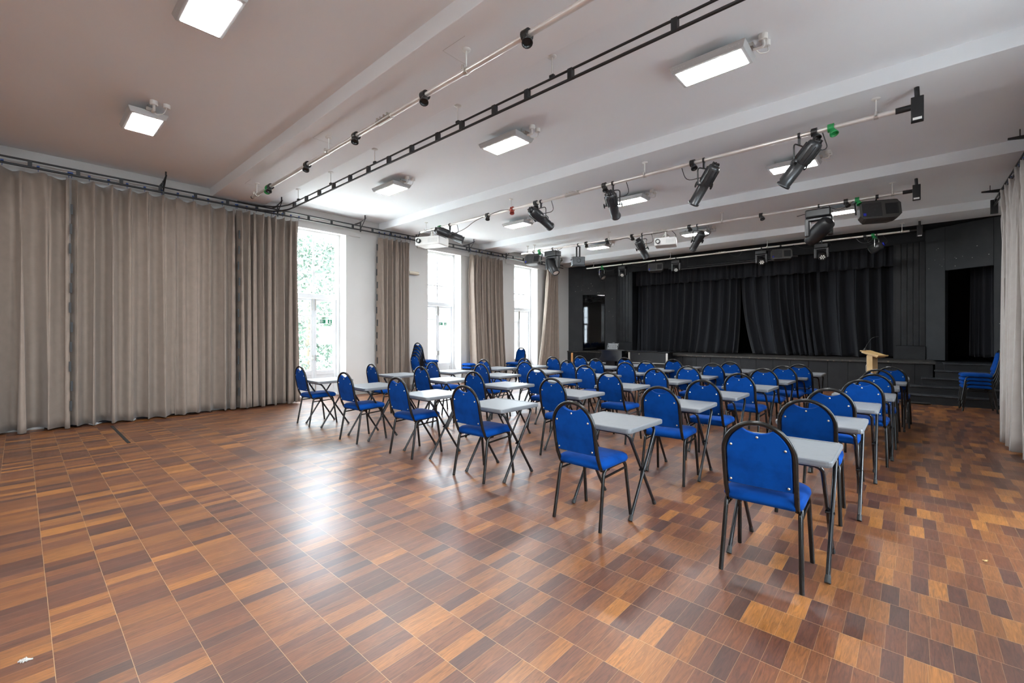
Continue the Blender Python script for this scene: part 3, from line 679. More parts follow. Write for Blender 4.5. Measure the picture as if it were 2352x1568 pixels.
MB().lathe([(0.014, 0), (0.012, 0.01), (0.002, 0.012)], 10, T(-0.28, -0.222, 0.81) @ Matrix.Rotation(PI / 2, 4, 'X')).build('lock', 'screw', fc)

# ---------------------------------------------------------------- ceiling lamps
def make_lamp():
    root = empty('led_panel_lamp', (0, 0, CZ))          # origin on the ceiling; panel face 0.15 below
    z0 = -0.15
    def rc(w, d, z): return [(-w, -d, z), (w, -d, z), (w, d, z), (-w, d, z)]
    MB().loft([rc(0.30, 0.145, z0), rc(0.325, 0.165, z0 + 0.004), rc(0.345, 0.185, z0 + 0.05), rc(0.345, 0.185, z0 + 0.062), rc(0.20, 0.12, z0 + 0.085)], False, True).build('housing', 'lampbody', root, 0.003)
    MB().box(-0.29, 0.29, -0.135, 0.135, z0 - 0.004, z0 + 0.002).build('diffuser', 'led', root)
    vn = MB()
    for x0 in (-0.31, 0.18):
        for k in range(5): vn.box(x0 + k * 0.026, x0 + k * 0.026 + 0.014, -0.1775, -0.1715, z0 + 0.030, z0 + 0.038)
    vn.build('vent_slots', 'white_pl', root)
    MB().lathe([(0.04, 0.0), (0.04, -0.045), (0.034, -0.05)], 14, T(0.44, 0.03, 0)).build('junction_box', 'white_pl', root)
    MB().lathe([(0.036, 0.0), (0.036, -0.04), (0.03, -0.045)], 14, T(0.44, 0.15, 0)).build('junction_box', 'white_pl', root)
    MB().tube(fillet([(0.44, 0.03, -0.045), (0.45, 0.03, -0.11), (0.36, 0.03, -0.10)], 0.05), 0.014, 8).build('conduit_arm', 'white_pl', root)
    MB().tube(fillet([(0.45, 0.15, -0.04), (0.47, 0.12, -0.13), (0.40, 0.06, -0.14), (0.37, 0.04, -0.09)], 0.04), 0.005, 6).build('cable', 'white_pl', root)
    br = MB(); br.box(0.30, 0.37, -0.03, 0.06, -0.095, -0.06); br.cyl((-0.25, 0, -0.07), (-0.25, 0, 0), 0.006, 6); br.cyl((0.28, 0.0, -0.07), (0.28, 0, 0), 0.006, 6)
    br.build('bracket', 'steel', root)
    return root
LMP = {(0, 0): (-7.02, 1.02), (1, 0): (-4.17, 1.02), (2, 0): (-1.40, 1.02), (0, 1): (-6.91, 4.45), (1, 1): (-4.12, 4.45), (2, 1): (-1.44, 4.50), (0, 2): (-6.93, 7.9), (1, 2): (-4.07, 7.95), (2, 2): (-1.35, 8.0),
       (0, 3): (-6.94, 11.55), (1, 3): (-4.13, 11.65), (2, 3): (-1.17, 11.65), (0, -1): (-6.9, -2.2), (1, -1): (-4.1, -2.2), (2, -1): (-1.4, -2.2)}  # last three: unseen rear row, added to even out the light
LB = {-1: 'added unseen in the rearmost bay of the hall', 0: 'in the bay at the rear of the desks', 1: 'in the bay over the front desk row', 2: 'in the bay over the middle desks', 3: 'in the bay nearest the stage'}
LC = {0: 'window-side', 1: 'centre', 2: 'right-wall-side'}
lamp0 = make_lamp(); ltree = tree(lamp0); first = True
for (c_, b_), (x, y) in LMP.items():
    o = lamp0 if first else copy_tree(lamp0, ltree); first = False
    o.location = (x, y, CZ)
    tag(o, 'lit rectangular LED ceiling lamp, %s one %s' % (LC[c_], LB[b_]), 'ceiling lamp', 'LED lamps under the ceiling')

# ---------------------------------------------------------------- curtain tracks
def rail_pair(mb, pts, zu=3.935, zl=3.845):
    mb.tube([(x, y, zu) for x, y in pts], 0.014, 4); mb.tube([(x, y, zl) for x, y in pts], 0.017, 4); return mb
def plates(root, pts, horiz):
    for k, (x, y) in enumerate(pts):
        dx, dy = (0.03, 0.022) if horiz else (0.022, 0.03)
        MB().cbox((x, y, 3.89), (dx * 1.5, dy, 0.10)).build('link_plate', 'track', root)
def bracket(root, x0, x1, y):
    mb = MB(); mb.box(min(x0, x1), max(x0, x1), y - 0.012, y + 0.012, 3.955, 3.975); mb.tube([(x0, y, 4.10), (x1, y, 3.97)], 0.012, 4)
    mb.box(min(x0, x0 + 0.02), max(x0, x0 + 0.02), y - 0.02, y + 0.02, 3.93, 4.14); mb.box(x1 - 0.012, x1 + 0.012, y - 0.012, y + 0.012, 3.80, 3.97)
    mb.build('wall_bracket', 'track', root)
tw = empty('curtain_track', (RX, 5, 3.9)); tag(tw, 'long black double-rail curtain track along the window wall', 'curtain track')
rl = rail_pair(MB(), [(RX, -3.6), (RX, 13.35)]); o = rl.build('rails', 'track', None); o.location = (-RX, -5, -3.9); o.parent = tw
def reparent_local(mb, name, m, root):
    o = mb.build(name, m, root); l = root.location; o.location = (-l.x, -l.y, -l.z); return o
class Sub:  # collects parts placed in world coordinates under a root that is not at the origin
    pass
for k in range(34):
    y = -3.4 + k * 0.5; mb = MB().cbox((RX, y, 3.89), (0.022, 0.045, 0.10)); reparent_local(mb, 'link_plate', 'track', tw)
for y in (-2.1, -0.3, 1.66, 3.50, 5.31, 6.87, 8.71, 10.29, 13.0):
    mb = MB(); mb.box(RX - 0.012, RX + 0.012, y - 0.03, y - 0.006, 3.80, 4.04); mb.tube([(RX, y - 0.018, 4.02), (RX + 0.24, y - 0.018, 4.08)], 0.012, 4); mb.tube([(RX, y - 0.018, 3.86), (RX + 0.22, y - 0.018, 4.07)], 0.010, 4)
    mb.box(RX + 0.19, RX + 0.21, y - 0.028, y - 0.008, 4.06, CZ); mb.box(XL, RX, y - 0.026, y - 0.010, 4.0, 4.03)
    reparent_local(mb, 'wall_bracket', 'track', tw)
tx = empty('curtain_track', (-4, 3.5, 3.9)); tag(tx, 'black double-rail curtain track crossing the ceiling over the desks', 'curtain track')
cv = [(RX + 0.03, 2.75), (RX + 0.035, 2.95), (RX + 0.07, 3.15), (RX + 0.16, 3.33), (RX + 0.32, 3.44), (RX + 0.52, 3.49), (RX + 0.75, 3.50), (XR - 0.25, 3.50)]
reparent_local(rail_pair(MB(), cv, 3.935, 3.845), 'rails', 'track', tx)
for x in (-8.73, -8.2, -7.68, -7.15, -6.6, -6.05, -5.5, -4.95, -4.4, -3.95, -3.41, -2.94, -2.4, -1.4, -0.6, 0.2, 0.9):
    mb = MB().cbox((x, 3.49, 3.89), (0.05, 0.022, 0.10)); mb.cbox((x + 0.02, 3.515, 3.89), (0.012, 0.022, 0.09)); reparent_local(mb, 'link_plate', 'track', tx)
for x in (-8.55, -7.25, -5.87, -4.02, -2.62, -1.1, 0.4):
    mb = MB().cyl((x, 3.5, 3.94), (x, 3.5, CZ), 0.006, 6); mb.lathe([(0.045, 0), (0.042, -0.008), (0.01, -0.012)], 14, T(x, 3.5, CZ)); reparent_local(mb, 'hanger_rod', 'white_pl', tx)
    reparent_local(MB().cbox((x, 3.5, 3.955), (0.05, 0.03, 0.025)), 'rail_clamp', 'track', tx)
tr_ = empty('curtain_track', (1.17, 8, 3.9)); tag(tr_, 'black curtain track along the right wall', 'curtain track')
reparent_local(rail_pair(MB(), [(1.17, 12.3), (1.17, 2.0)]), 'rails', 'track', tr_)
for k in range(20):
    y = 12.1 - k * 0.5; reparent_local(MB().cbox((1.17, y, 3.89), (0.022, 0.045, 0.10)), 'link_plate', 'track', tr_)
for y in (11.9, 10.2, 8.9, 7.3, 5.2, 3.2):
    mb = MB(); mb.loft([[(XR, y - 0.014, 3.955), (XR, y + 0.014, 3.955), (XR, y + 0.014, 4.06), (XR, y - 0.014, 4.06)], [(0.97, y - 0.014, 4.035), (0.97, y + 0.014, 4.035), (0.97, y + 0.014, 4.06), (0.97, y - 0.014, 4.06)]], False); mb.cyl((1.08, y, 4.05), (1.08, y, CZ), 0.006, 6)
    reparent_local(mb, 'wall_bracket', 'track', tr_)
reparent_local(MB().box(1.12, 1.22, 12.27, 12.33, 3.70, 3.96), 'end_stop', 'track', tr_)
struct('trim_10', MB().box(XR - 0.10, XR, 10.6, 13.2, 3.62, 3.93), 'wall', 0.004, label='flat painted board high on the right wall')

# ---------------------------------------------------------------- lighting pipes and what hangs on them
PZ = 3.785; PR = 0.025
PY = {1: 2.685, 2: 6.22, 3: 9.85, 4: 13.60}
PNAME = {1: 'over the desk rows nearest the camera', 2: 'over the middle desks', 3: 'over the far desks', 4: 'in front of the stage'}
def pipe(n, xl, xr, rods, endbox, coup=None):
    y = PY[n]; root = empty('lighting_pipe', (xl, y, PZ))
    tag(root, 'long aluminium lighting pipe hung across the hall %s' % PNAME[n], 'lighting pipe', 'ceiling lighting pipes')
    W = xr - xl
    MB().tube([(0, 0, 0), (W, 0, 0)], PR, 12).build('pipe', 'alu', root)
    MB().tube([(-0.004, 0, 0), (0.03, 0, 0)], PR + 0.003, 12).build('end_cap', 'fixdark', root)
    for x in rods:
        q = MB().cyl((x - xl, 0, PR), (x - xl, 0, BZ - PZ), 0.007, 6); q.lathe([(0.042, 0), (0.038, -0.01), (0.01, -0.014)], 14, T(x - xl, 0, BZ - PZ)); q.build('hanger_rod', 'white_pl', root)
        cl = MB().tube([(x - xl - 0.02, 0, 0), (x - xl + 0.02, 0, 0)], PR + 0.007, 12); cl.cyl((x - xl, -0.06, 0.012), (x - xl, 0.05, 0.012), 0.008, 6); cl.cyl((x - xl, -0.045, 0.035), (x - xl, -0.045, -0.01), 0.013, 6)
        cl.build('pipe_clamp', 'steel', root)
    if coup is not None:
        q = MB().tube([(coup - xl - 0.14, 0, 0), (coup - xl + 0.14, 0, 0)], PR + 0.008, 12)
        for k in range(4): q.cbox((coup - xl - 0.1 + k * 0.066, -0.03, 0.02), (0.02, 0.02, 0.02))
        q.build('coupling_sleeve', 'steel', root)
    if endbox:
        MB().tube([(W - 0.001, 0, 0), (W + 0.13, 0, 0)], PR + 0.006, 10).build('end_tube', 'fixdark', root)
        MB().box(W + 0.12, W + 0.22, -0.035, 0.035, -0.16, 0.09).build('junction_box', 'fixdark', root, 0.004)
        MB().tube([(W + 0.17, 0, 0.09), (W + 0.165, 0, BZ - PZ)], 0.022, 10).build('riser_tube', 'fixdark', root)
        MB().box(W + 0.135, W + 0.205, -0.0365, -0.0345, -0.15, -0.125).build('sticker', 'white_pl', root)
    return root
pipe(1, -8.44, 0.0, (-8.22, -5.62, -2.97, -0.3), True, -4.3)
pipe(2, -8.47, -0.12, (-8.24, -5.62, -2.94, -0.28), True, -4.23)
pipe(3, -8.52, -0.10, (-8.25, -8.0, -5.60, -2.94, -0.23), True, -4.3)
pipe(4, -8.66, -0.02, (-8.35, -5.58, -2.90, -0.15), True, -4.1)
# square marks on the beam soffit round two hangers of the first pipe
mk = MB()
for x in (-8.22, -5.62, -2.97):
    y = PY[1]; mk.box(x - 0.19, x + 0.19, y + 0.139, y + 0.142, BZ - 0.002, BZ + 0.001) if False else None
    mk.box(x - 0.17, x + 0.13, y - 0.132, y - 0.129, BZ - 0.0015, BZ + 0.001); mk.box(x - 0.17, x - 0.167, y - 0.13, y + 0.14, BZ - 0.0015, BZ + 0.001)
mko = mk.build('trim_11', 'lampbody'); mko['kind'] = 'structure'; mko['label'] = 'thin scored lines on the beam round the pipe hangers'

DIG = {'0': 'abcdef', '1': 'bc', '2': 'abged', '3': 'abgcd', '4': 'fgbc', '6': 'afgcde', '8': 'abcdefg', '9': 'abcfg'}
SEG = {'a': (0, 1, 1, 1), 'b': (1, .5, 1, 1), 'c': (1, 0, 1, .5), 'd': (0, 0, 1, 0), 'e': (0, 0, 0, .5), 'f': (0, .5, 0, 1), 'g': (0, .5, 1, .5)}
def text_on(root, st, loc, rot, size, m='white_pl'):
    mb = MB(); w_ = size * 0.4; t_ = size * 0.08; x0 = -(len(st) * w_ * 1.5 - w_ * 0.5) / 2
    for i, ch in enumerate(st):
        for g in DIG[ch]:
            a_ = SEG[g]; xa, xb = sorted((a_[0], a_[2])); ya, yb_ = sorted((a_[1], a_[3])); X = x0 + i * w_ * 1.5
            mb.box(X + xa * w_ - t_, X + xb * w_ + t_, (ya - 0.5) * size - t_, (yb_ - 0.5) * size + t_, 0, 0.0015)
    o = mb.build('number', m, root); o.location = loc; o.rotation_euler = rot; return o
def socket(n, x, num=None, col='socket', desc=''):
    r = empty('pipe_socket', (x, PY[n], PZ))
    cn = {'socket': 'black', 'green': 'green', 'red': 'red'}[col]
    tag(r, desc, 'socket', 'numbered sockets on the lighting pipes')
    MB().tube([(-0.03, 0, 0), (0.03, 0, 0)], PR + 0.022, 14).build('collar', col, r)
    mt = frame_to((0.35, -0.35, -0.9))
    MB().lathe([(0.028, 0.02), (0.030, 0.05), (0.042, 0.085), (0.045, 0.105), (0.040, 0.105), (0.03, 0.08)], 14, mt).build('cup', col, r)
    if num: text_on(r, num, (-0.033, -0.012, 0.022), (PI / 2, 0, -PI / 2 + 0.3), 0.05)
    return r
def sk(n, x, num=None, col='socket', near=''):
    cn = {'socket': 'black', 'green': 'green', 'red': 'red'}[col]
    socket(n, x, num, col, '%s socket on the pipe %s, %s' % (cn, {1: 'over the nearest desks', 2: 'over the middle desks', 3: 'over the far desks', 4: 'before the stage'}[n], near))
sk(1, -2.26, '6', 'socket', 'numbered 6'); sk(1, -3.58, '4', 'socket', 'between coupling and nearer hanger'); sk(1, -4.92, '3', 'socket', 'between coupling and middle hanger')
sk(1, -6.26, '2', 'socket', 'second from its window end'); sk(1, -7.62, '1', 'socket', 'beside the green one'); sk(1, -7.70, None, 'green', 'by its window end')
sk(2, -7.75, None, 'green', 'by its window end'); sk(2, -6.25, '8', 'socket', 'with a cable looping from it'); sk(2, -5.60, None, 'red', 'at a hanger')
sk(2, -5.02, '9', 'socket', 'beside the third spotlight'); sk(2, -3.62, '10', 'socket', 'above the white connector'); sk(2, -2.24, '11', 'socket', 'numbered 11 beside a spotlight'); sk(2, -0.84, '12', 'socket', 'numbered 12 nearest the right end'); sk(2, -0.68, None, 'green', 'next to number 12')
sk(3, -7.82, None, 'green', 'by its window end'); sk(3, -6.27, None, 'socket', 'above the flood light'); sk(3, -5.66, None, 'socket', 'at the second hanger'); sk(3, -4.98, None, 'socket', 'beside the tilted spotlight')
sk(3, -3.62, None, 'socket', 'between projector and spotlight'); sk(3, -2.21, None, 'socket', 'alone on bare pipe'); sk(3, -0.86, None, 'socket', 'beside the right-hand green one'); sk(3, -0.70, None, 'green', 'beside the hung speaker')
sk(4, -8.0, None, 'green', 'by its window end'); sk(4, -0.67, None, 'green', 'by its right end'); sk(4, -0.82, None, 'socket', 'touching the right green one')

def cable(root, pts, r=0.006, m='socket', name='cable'):
    return MB().tube(fillet(pts, 0.12, 4), r, 5).build(name, m, root)
def clamp(root, m='fixdark', drop=0.11):
    mb = MB(); mb.tube([(-0.012, 0, 0), (0.012, 0, 0)], PR + 0.012, 12); mb.box(-0.012, 0.012, -0.015, 0.015, -drop, -PR); mb.cyl((0, -0.05, -0.005), (0, 0.05, -0.005), 0.007, 6)
    mb.build('hook_clamp', m, root)
def spotlight(n, x, d, ln, rad, label, drop=0.34, yoke_dir=None, cab=0.18):
    """ellipsoidal theatre spotlight: rear housing, barrel, focus knobs, yoke; d = way it points"""
    r = empty('profile_spotlight', (x, PY[n], PZ)); tag(r, label, 'spotlight', 'profile spotlights on the pipes')
    clamp(r); dv = Vector(d).normalized(); c = Vector((0, 0, -drop))
    side = Vector((0, 0, 1)).cross(dv).normalized()
    mt = T(*c) @ frame_to(dv); L = ln
    body = MB(); body.lathe([(rad * 0.55, -L * 0.50), (rad * 0.9, -L * 0.49), (rad * 1.05, -L * 0.44), (rad * 1.12, -L * 0.30), (rad * 1.12, -L * 0.06), (rad * 0.98, -L * 0.03)], 18, mt)
    for k in range(10):
        a = 2 * PI * k / 10; body.cbox((0, rad * 1.12, -L * 0.25), (0.008, 0.014, L * 0.34), mt @ Matrix.Rotation(a, 4, 'Z'))
    body.build('lamp_housing', 'fix', r)
    cap = MB(); cap.lathe([(rad * 0.2, -L * 0.56), (rad * 0.6, -L * 0.545), (rad * 0.75, -L * 0.50), (rad * 0.5, -L * 0.47)], 12, mt)
    for a in (0, 1, 2): cap.cbox((0, 0, -L * 0.535), (rad * 1.3, 0.014, 0.03), mt @ Matrix.Rotation(a * PI / 3, 4, 'Z'))
    cap.build('rear_cap', 'fixdark', r)
    br = MB(); br.lathe([(rad * 0.92, -L * 0.05), (rad * 0.92, L * 0.45), (rad * 1.03, L * 0.455), (rad * 1.03, L * 0.50), (rad * 0.86, L * 0.50), (rad * 0.84, L * 0.40)], 18, mt)
    br.cbox((0, rad * 0.95, L * 0.22), (rad * 0.5, 0.02, L * 0.4), mt); br.build('barrel', 'fix', r)
    MB().lathe([(rad * 0.85, L * 0.42), (rad * 0.7, L * 0.445), (rad * 0.3, L * 0.46), (0.005, L * 0.463)], 16, mt).build('lens', 'lens', r)
    for s in (-1, 1):
        kb = MB(); p = c + side * s * rad * 1.0; q = c + side * s * rad * 1.75
        kb.cyl(tuple(p), tuple(q), 0.008, 6); kb.tube([tuple(q + dv * 0.035 * math.cos(t) + Vector((0, 0, 1)) * 0.035 * math.sin(t) * 0.6) for t in [i * 2 * PI / 10 for i in range(10)]], 0.008, 5, closed=True); kb.build('focus_knob', 'fixdark', r)
    yk = MB(); top = Vector((0, 0, -0.11)); w = rad * 1.38
    pts = [c + side * w - dv * L * 0.05, c + side * w + (top - c) * 0.98, top - side * w, ]
    P = fillet([tuple(c + side * w), tuple(top + side * w), tuple(top - side * w), tuple(c - side * w)], 0.05, 4)
    yk.tube(P, 0.009, 6, flat=1.0)
    yk.cyl(tuple(c - side * w), tuple(c + side * w), 0.012, 6); yk.build('yoke', 'fix', r)
    rear = c - dv * L * 0.4
    cable(r, [(0.05 + cab, 0, -0.03), (0.10 + cab, 0.02, -0.22), tuple(rear + Vector((0.05, 0.02, -0.06))), tuple(rear)])
    return r
spotlight(2, -0.99, (-.36, .13, -.39), 0.56, 0.078, 'black spotlight pointing steeply down, nearest the right end of the middle pipe')
spotlight(2, -2.09, (-.345, .19, -.385), 0.56, 0.074, 'black spotlight with looped knobs beside socket 11', cab=-0.35)
spotlight(2, -3.47, (-.15, .47, -.24), 0.54, 0.078, 'dark spotlight hung in front of a lit lamp over the middle desks')
spotlight(2, -4.90, (.02, .515, -.19), 0.58, 0.08, 'black spotlight tilted gently toward the stage beyond the red socket', drop=0.30)
spotlight(2, -7.40, (.32, .42, -.19), 0.62, 0.08, 'black spotlight beside the white projector at the window end', drop=0.22)
spotlight(3, -4.72, (.015, .417, -.36), 0.52, 0.085, 'black spotlight on the far-desk pipe left of the projector')
spotlight(3, -3.45, (-.32, .25, -.33), 0.46, 0.075, 'black spotlight on the far-desk pipe right of the projector')

def projector(n, x, dy, w, d, h, lens_side, label, rz):
    r = empty('projector', (x, PY[n], PZ)); r.rotation_euler = (0, 0, 0); tag(r, label, 'projector', 'ceiling projectors')
    mt = T(0, dy, -0.19 - h / 2) @ Matrix.Rotation(rz, 4, 'Z')
    MB().box(-w / 2, w / 2, -d / 2, d / 2, -h / 2, h / 2, mt).build('casing', 'white_pl', r, 0.02)
    v = MB()
    for k in range(7): v.box(w * 0.05 + k * w * 0.055, w * 0.05 + k * w * 0.055 + 0.008, -d / 2 - 0.003, -d / 2 + 0.004, -h * 0.25, h * 0.25, mt)
    v.build('vents', 'lampbody', r)
    ls = MB(); ls.lathe([(0.05, 0), (0.05, 0.06), (0.043, 0.062), (0.035, 0.03)], 16, mt @ T(lens_side * w * 0.33, -d / 2, 0) @ Matrix.Rotation(PI / 2, 4, 'X')); ls.build('lens_barrel', 'fixdark', r)
    MB().lathe([(0.036, 0.03), (0.02, 0.042), (0.002, 0.045)], 14, mt @ T(lens_side * w * 0.33, -d / 2, 0) @ Matrix.Rotation(PI / 2, 4, 'X')).build('lens', 'lens', r)
    mb = MB(); mb.tube([(-0.02, 0, 0), (0.02, 0, 0)], PR + 0.01, 12); mb.box(-0.02, 0.02, -0.02, 0.02, -0.16, 0); mb.box(-0.12, 0.12, -0.10, 0.10, -0.19, -0.165); mb.tube([(-0.1, 0, -0.15), (0, 0, -0.05), (0.1, 0, -0.15)], 0.008, 5); mb.build('mount', 'steel', r)
    cable(r, [(0.1, 0, 0.02), (0.22, 0.05, -0.12), (0.18, 0.1, -0.2)])
    return r
projector(2, -8.02, 0.0, 0.62, 0.42, 0.19, -1, 'white projector hung at the window end of the middle pipe', math.radians(20))
projector(3, -4.15, 0.0, 0.46, 0.40, 0.17, -1, 'white projector hung mid-way along the far-desk pipe', math.radians(18))

def moving_head(n, x, s, label, aim=(0.25, -0.8, -0.5), big=False):
    r = empty('moving_head_light', (x, PY[n], PZ)); tag(r, label, 'stage light', 'moving-head stage lights')
    clamp(r, 'fixdark', 0.07)
    MB().box(-0.17 * s, 0.17 * s, -0.12 * s, 0.12 * s, -0.07 - 0.13 * s, -0.07).build('base', 'fixdark', r, 0.02 * s)
    zb = -0.07 - 0.13 * s; zc = zb - 0.22 * s
    for q in (-1, 1):
        MB().box(q * 0.15 * s - 0.035 * s, q * 0.15 * s + 0.035 * s, -0.06 * s, 0.06 * s, zc - 0.07 * s, zb + 0.01).build('yoke_arm', 'fix', r, 0.02 * s)
    MB().box(-0.15 * s, 0.15 * s, -0.06 * s, 0.06 * s, zb - 0.04 * s, zb + 0.002).build('yoke_bridge', 'fix', r, 0.01)
    mt = T(0, 0, zc) @ frame_to(aim)
    hd = [(0.04 * s, -0.17 * s), (0.09 * s, -0.15 * s), (0.112 * s, -0.08 * s), (0.112 * s, 0.08 * s), (0.10 * s, 0.13 * s), (0.088 * s, 0.135 * s), (0.085 * s, 0.12 * s)]
    if big: hd = [(0.06 * s, -0.26 * s), (0.11 * s, -0.22 * s), (0.125 * s, -0.05 * s), (0.12 * s, 0.10 * s), (0.09 * s, 0.24 * s), (0.075 * s, 0.25 * s), (0.07 * s, 0.23 * s)]
    MB().lathe(hd, 18, mt).build('head', 'fixdark', r)
    zl = hd[-1][1]
    ln = MB()
    if big: ln.lathe([(0.07 * s, zl), (0.03 * s, zl + 0.01 * s), (0.002, zl + 0.012 * s)], 14, mt)
    else:
        ln.lathe([(0.022 * s, zl), (0.018 * s, zl + 0.012 * s), (0.002, zl + 0.014 * s)], 10, mt)
        for k in range(6): a = k * PI / 3; ln.lathe([(0.022 * s, zl), (0.018 * s, zl + 0.012 * s), (0.002, zl + 0.014 * s)], 10, mt @ T(0.052 * s * math.cos(a), 0.052 * s * math.sin(a), 0))
    ln.build('lenses', 'lens', r)
    cable(r, [(0.15, 0, -0.02), (0.22, 0.03, -0.16), (0.10, 0.08, -0.10)])
    return r
moving_head(3, -7.35, 1.15, 'large black moving-head light on the far-desk pipe near the windows', (0.5, -0.2, -0.7), True)
moving_head(3, -1.26, 1.15, 'large black moving-head light on the far-desk pipe near the right end', (-0.45, 0.5, -0.35), True)
moving_head(4, -7.22, 0.75, 'small moving-head light on the stage pipe beside the window-side speaker'); moving_head(4, -5.40, 0.75, 'small moving-head light on the stage pipe right of the window-side speaker')
moving_head(4, -3.04, 0.80, 'small moving-head light on the stage pipe left of the right-hand speaker'); moving_head(4, -1.68, 0.85, 'small moving-head light on the stage pipe between right speaker and par can')

def speaker(n, x, s, label, rz=0.0):
    r = empty('hung_speaker', (x, PY[n], PZ)); tag(r, label, 'loudspeaker', 'speakers hung from the pipes')
    mt = T(0, 0, -0.10 - 0.19 * s) @ Matrix.Rotation(rz, 4, 'Z') @ Matrix.Rotation(math.radians(-14), 4, 'X')
    prof = [(-0.29, -0.10), (-0.24, -0.16), (0.24, -0.16), (0.29, -0.10), (0.29, 0.10), (0.24, 0.16), (-0.24, 0.16), (-0.29, 0.10)]
    rg = lambda k, y: [(px_ * s * k, y * s, pz_ * s * k) for px_, pz_ in prof]
    MB().loft([rg(1, -0.15), rg(0.98, 0.0), rg(0.7, 0.17)], False, True, mtx=mt).build('cabinet', 'abs', r, 0.045 * s)
    MB().box(-0.26 * s, 0.02 * s, -0.156 * s, -0.148 * s, -0.13 * s, 0.13 * s, mt).build('grille', 'fix', r, 0.004)
    hn = MB(); hn.loft([[(a * s, -0.157 * s, b * s) for a, b in ((0.07, -0.10), (0.25, -0.10), (0.25, 0.10), (0.07, 0.10))], [(a * s, -0.153 * s, b * s) for a, b in ((0.09, -0.08), (0.23, -0.08), (0.23, 0.08), (0.09, 0.08))]], False, False, mtx=mt)
    hn.box(0.09 * s, 0.23 * s, -0.154 * s, -0.150 * s, -0.08 * s, 0.08 * s, mt); hn.build('horn', 'dark', r)
    MB().box(-0.245 * s, -0.205 * s, -0.16 * s, -0.156 * s, -0.11 * s, -0.06 * s, mt).build('badge', 'bluelens', r)
    yk = MB(); P = fillet([tuple(mt @ Vector((-0.305 * s, 0, 0))), tuple(mt @ Vector((-0.305 * s, 0, 0.24 * s))), tuple(mt @ Vector((0.305 * s, 0, 0.24 * s))), tuple(mt @ Vector((0.305 * s, 0, 0)))], 0.03, 3)
    yk.tube(P, 0.012, 6); q = mt @ Vector((0, 0, 0.24 * s)); yk.cyl((0, 0, 0), tuple(q), 0.012, 6); yk.tube([(-0.02, 0, 0), (0.02, 0, 0)], PR + 0.01, 10); yk.build('bracket', 'fixdark', r)
    return r
speaker(3, -8.03, 0.82, 'black loudspeaker on the far-desk pipe by the windows', 0.25); speaker(3, -0.43, 0.98, 'black loudspeaker on the far-desk pipe by its right end', 0.35)
speaker(4, -6.05, 0.80, 'black loudspeaker on the stage pipe, nearer the windows', 0.25); speaker(4, -2.58, 0.84, 'black loudspeaker on the stage pipe, nearer the right wall', 0.3)
fd = empty('flood_light', (-6.52, PY[3], PZ)); tag(fd, 'boxy black flood light with side handle on the far-desk pipe', 'flood light')
clamp(fd, 'fixdark', 0.06)
mt = T(0, 0, -0.42) @ Matrix.Rotation(0.75, 4, 'Z') @ Matrix.Rotation(0.12, 4, 'X')
MB().box(-0.16, 0.16, -0.13, 0.13, -0.12, 0.10, mt).build('housing', 'fix', fd, 0.012)
MB().box(-0.175, 0.175, -0.145, 0.145, -0.145, -0.12, mt).build('front_frame', 'fixdark', fd, 0.004)
MB().tube(fillet([tuple(mt @ Vector((-0.165, -0.06, 0.02))), tuple(mt @ Vector((-0.20, -0.06, 0.02))), tuple(mt @ Vector((-0.20, 0.06, 0.02))), tuple(mt @ Vector((-0.165, 0.06, 0.02)))], 0.02), 0.008, 6).build('handle', 'fixdark', fd)
yk = MB(); yk.box(-0.06, -0.035, -0.02, 0.02, -0.42, -0.05); yk.box(0.035, 0.06, -0.02, 0.02, -0.42, -0.05); yk.box(-0.06, 0.06, -0.02, 0.02, -0.06, -0.045); yk.build('yoke', 'fixdark', fd)
MB().tube([tuple(mt @ Vector((0.05 * math.cos(t), -0.133, 0.0 + 0.05 * math.sin(t)))) for t in [i * 2 * PI / 14 for i in range(14)]], 0.006, 5, closed=True).build('knob_ring', 'fixdark', fd)

def par_can(x, aim, label):
    r = empty('par_can', (x, PY[4], PZ)); tag(r, label, 'stage light', 'par cans on the stage pipe')
    clamp(r, 'fixdark', 0.08); c = Vector((0, 0, -0.30)); mt = T(*c) @ frame_to(aim)
    MB().lathe([(0.05, -0.13), (0.085, -0.11), (0.10, -0.05), (0.105, 0.12), (0.112, 0.12), (0.112, 0.14), (0.095, 0.14), (0.09, 0.10)], 16, mt).build('can', 'fix', r)
    MB().lathe([(0.09, 0.10), (0.05, 0.115), (0.003, 0.118)], 14, mt).build('lens', 'lens', r)
    MB().lathe([(0.04, -0.16), (0.05, -0.135), (0.03, -0.125)], 10, mt).build('rear_light', 'bluelens', r)
    s = Vector((0, 0, 1)).cross(Vector(aim)).normalized() * 0.13
    MB().tube(fillet([tuple(c + s), tuple(Vector((0, 0, -0.09)) + s), tuple(Vector((0, 0, -0.09)) - s), tuple(c - s)], 0.04), 0.008, 6).build('yoke', 'steel', r)
    cable(r, [(0.1, 0, -0.02), (0.22, 0.03, -0.2), (0.05, 0.05, -0.28)])
    cable(r, [(-0.1, 0, -0.02), (-0.2, 0.03, -0.15), (0.0, 0.05, -0.25)])
par_can(-8.02, (0.6, -0.1, -0.75), 'par can light at the window end of the stage pipe'); par_can(-0.60, (-0.75, 0.2, -0.35), 'par can light at the right end of the stage pipe')
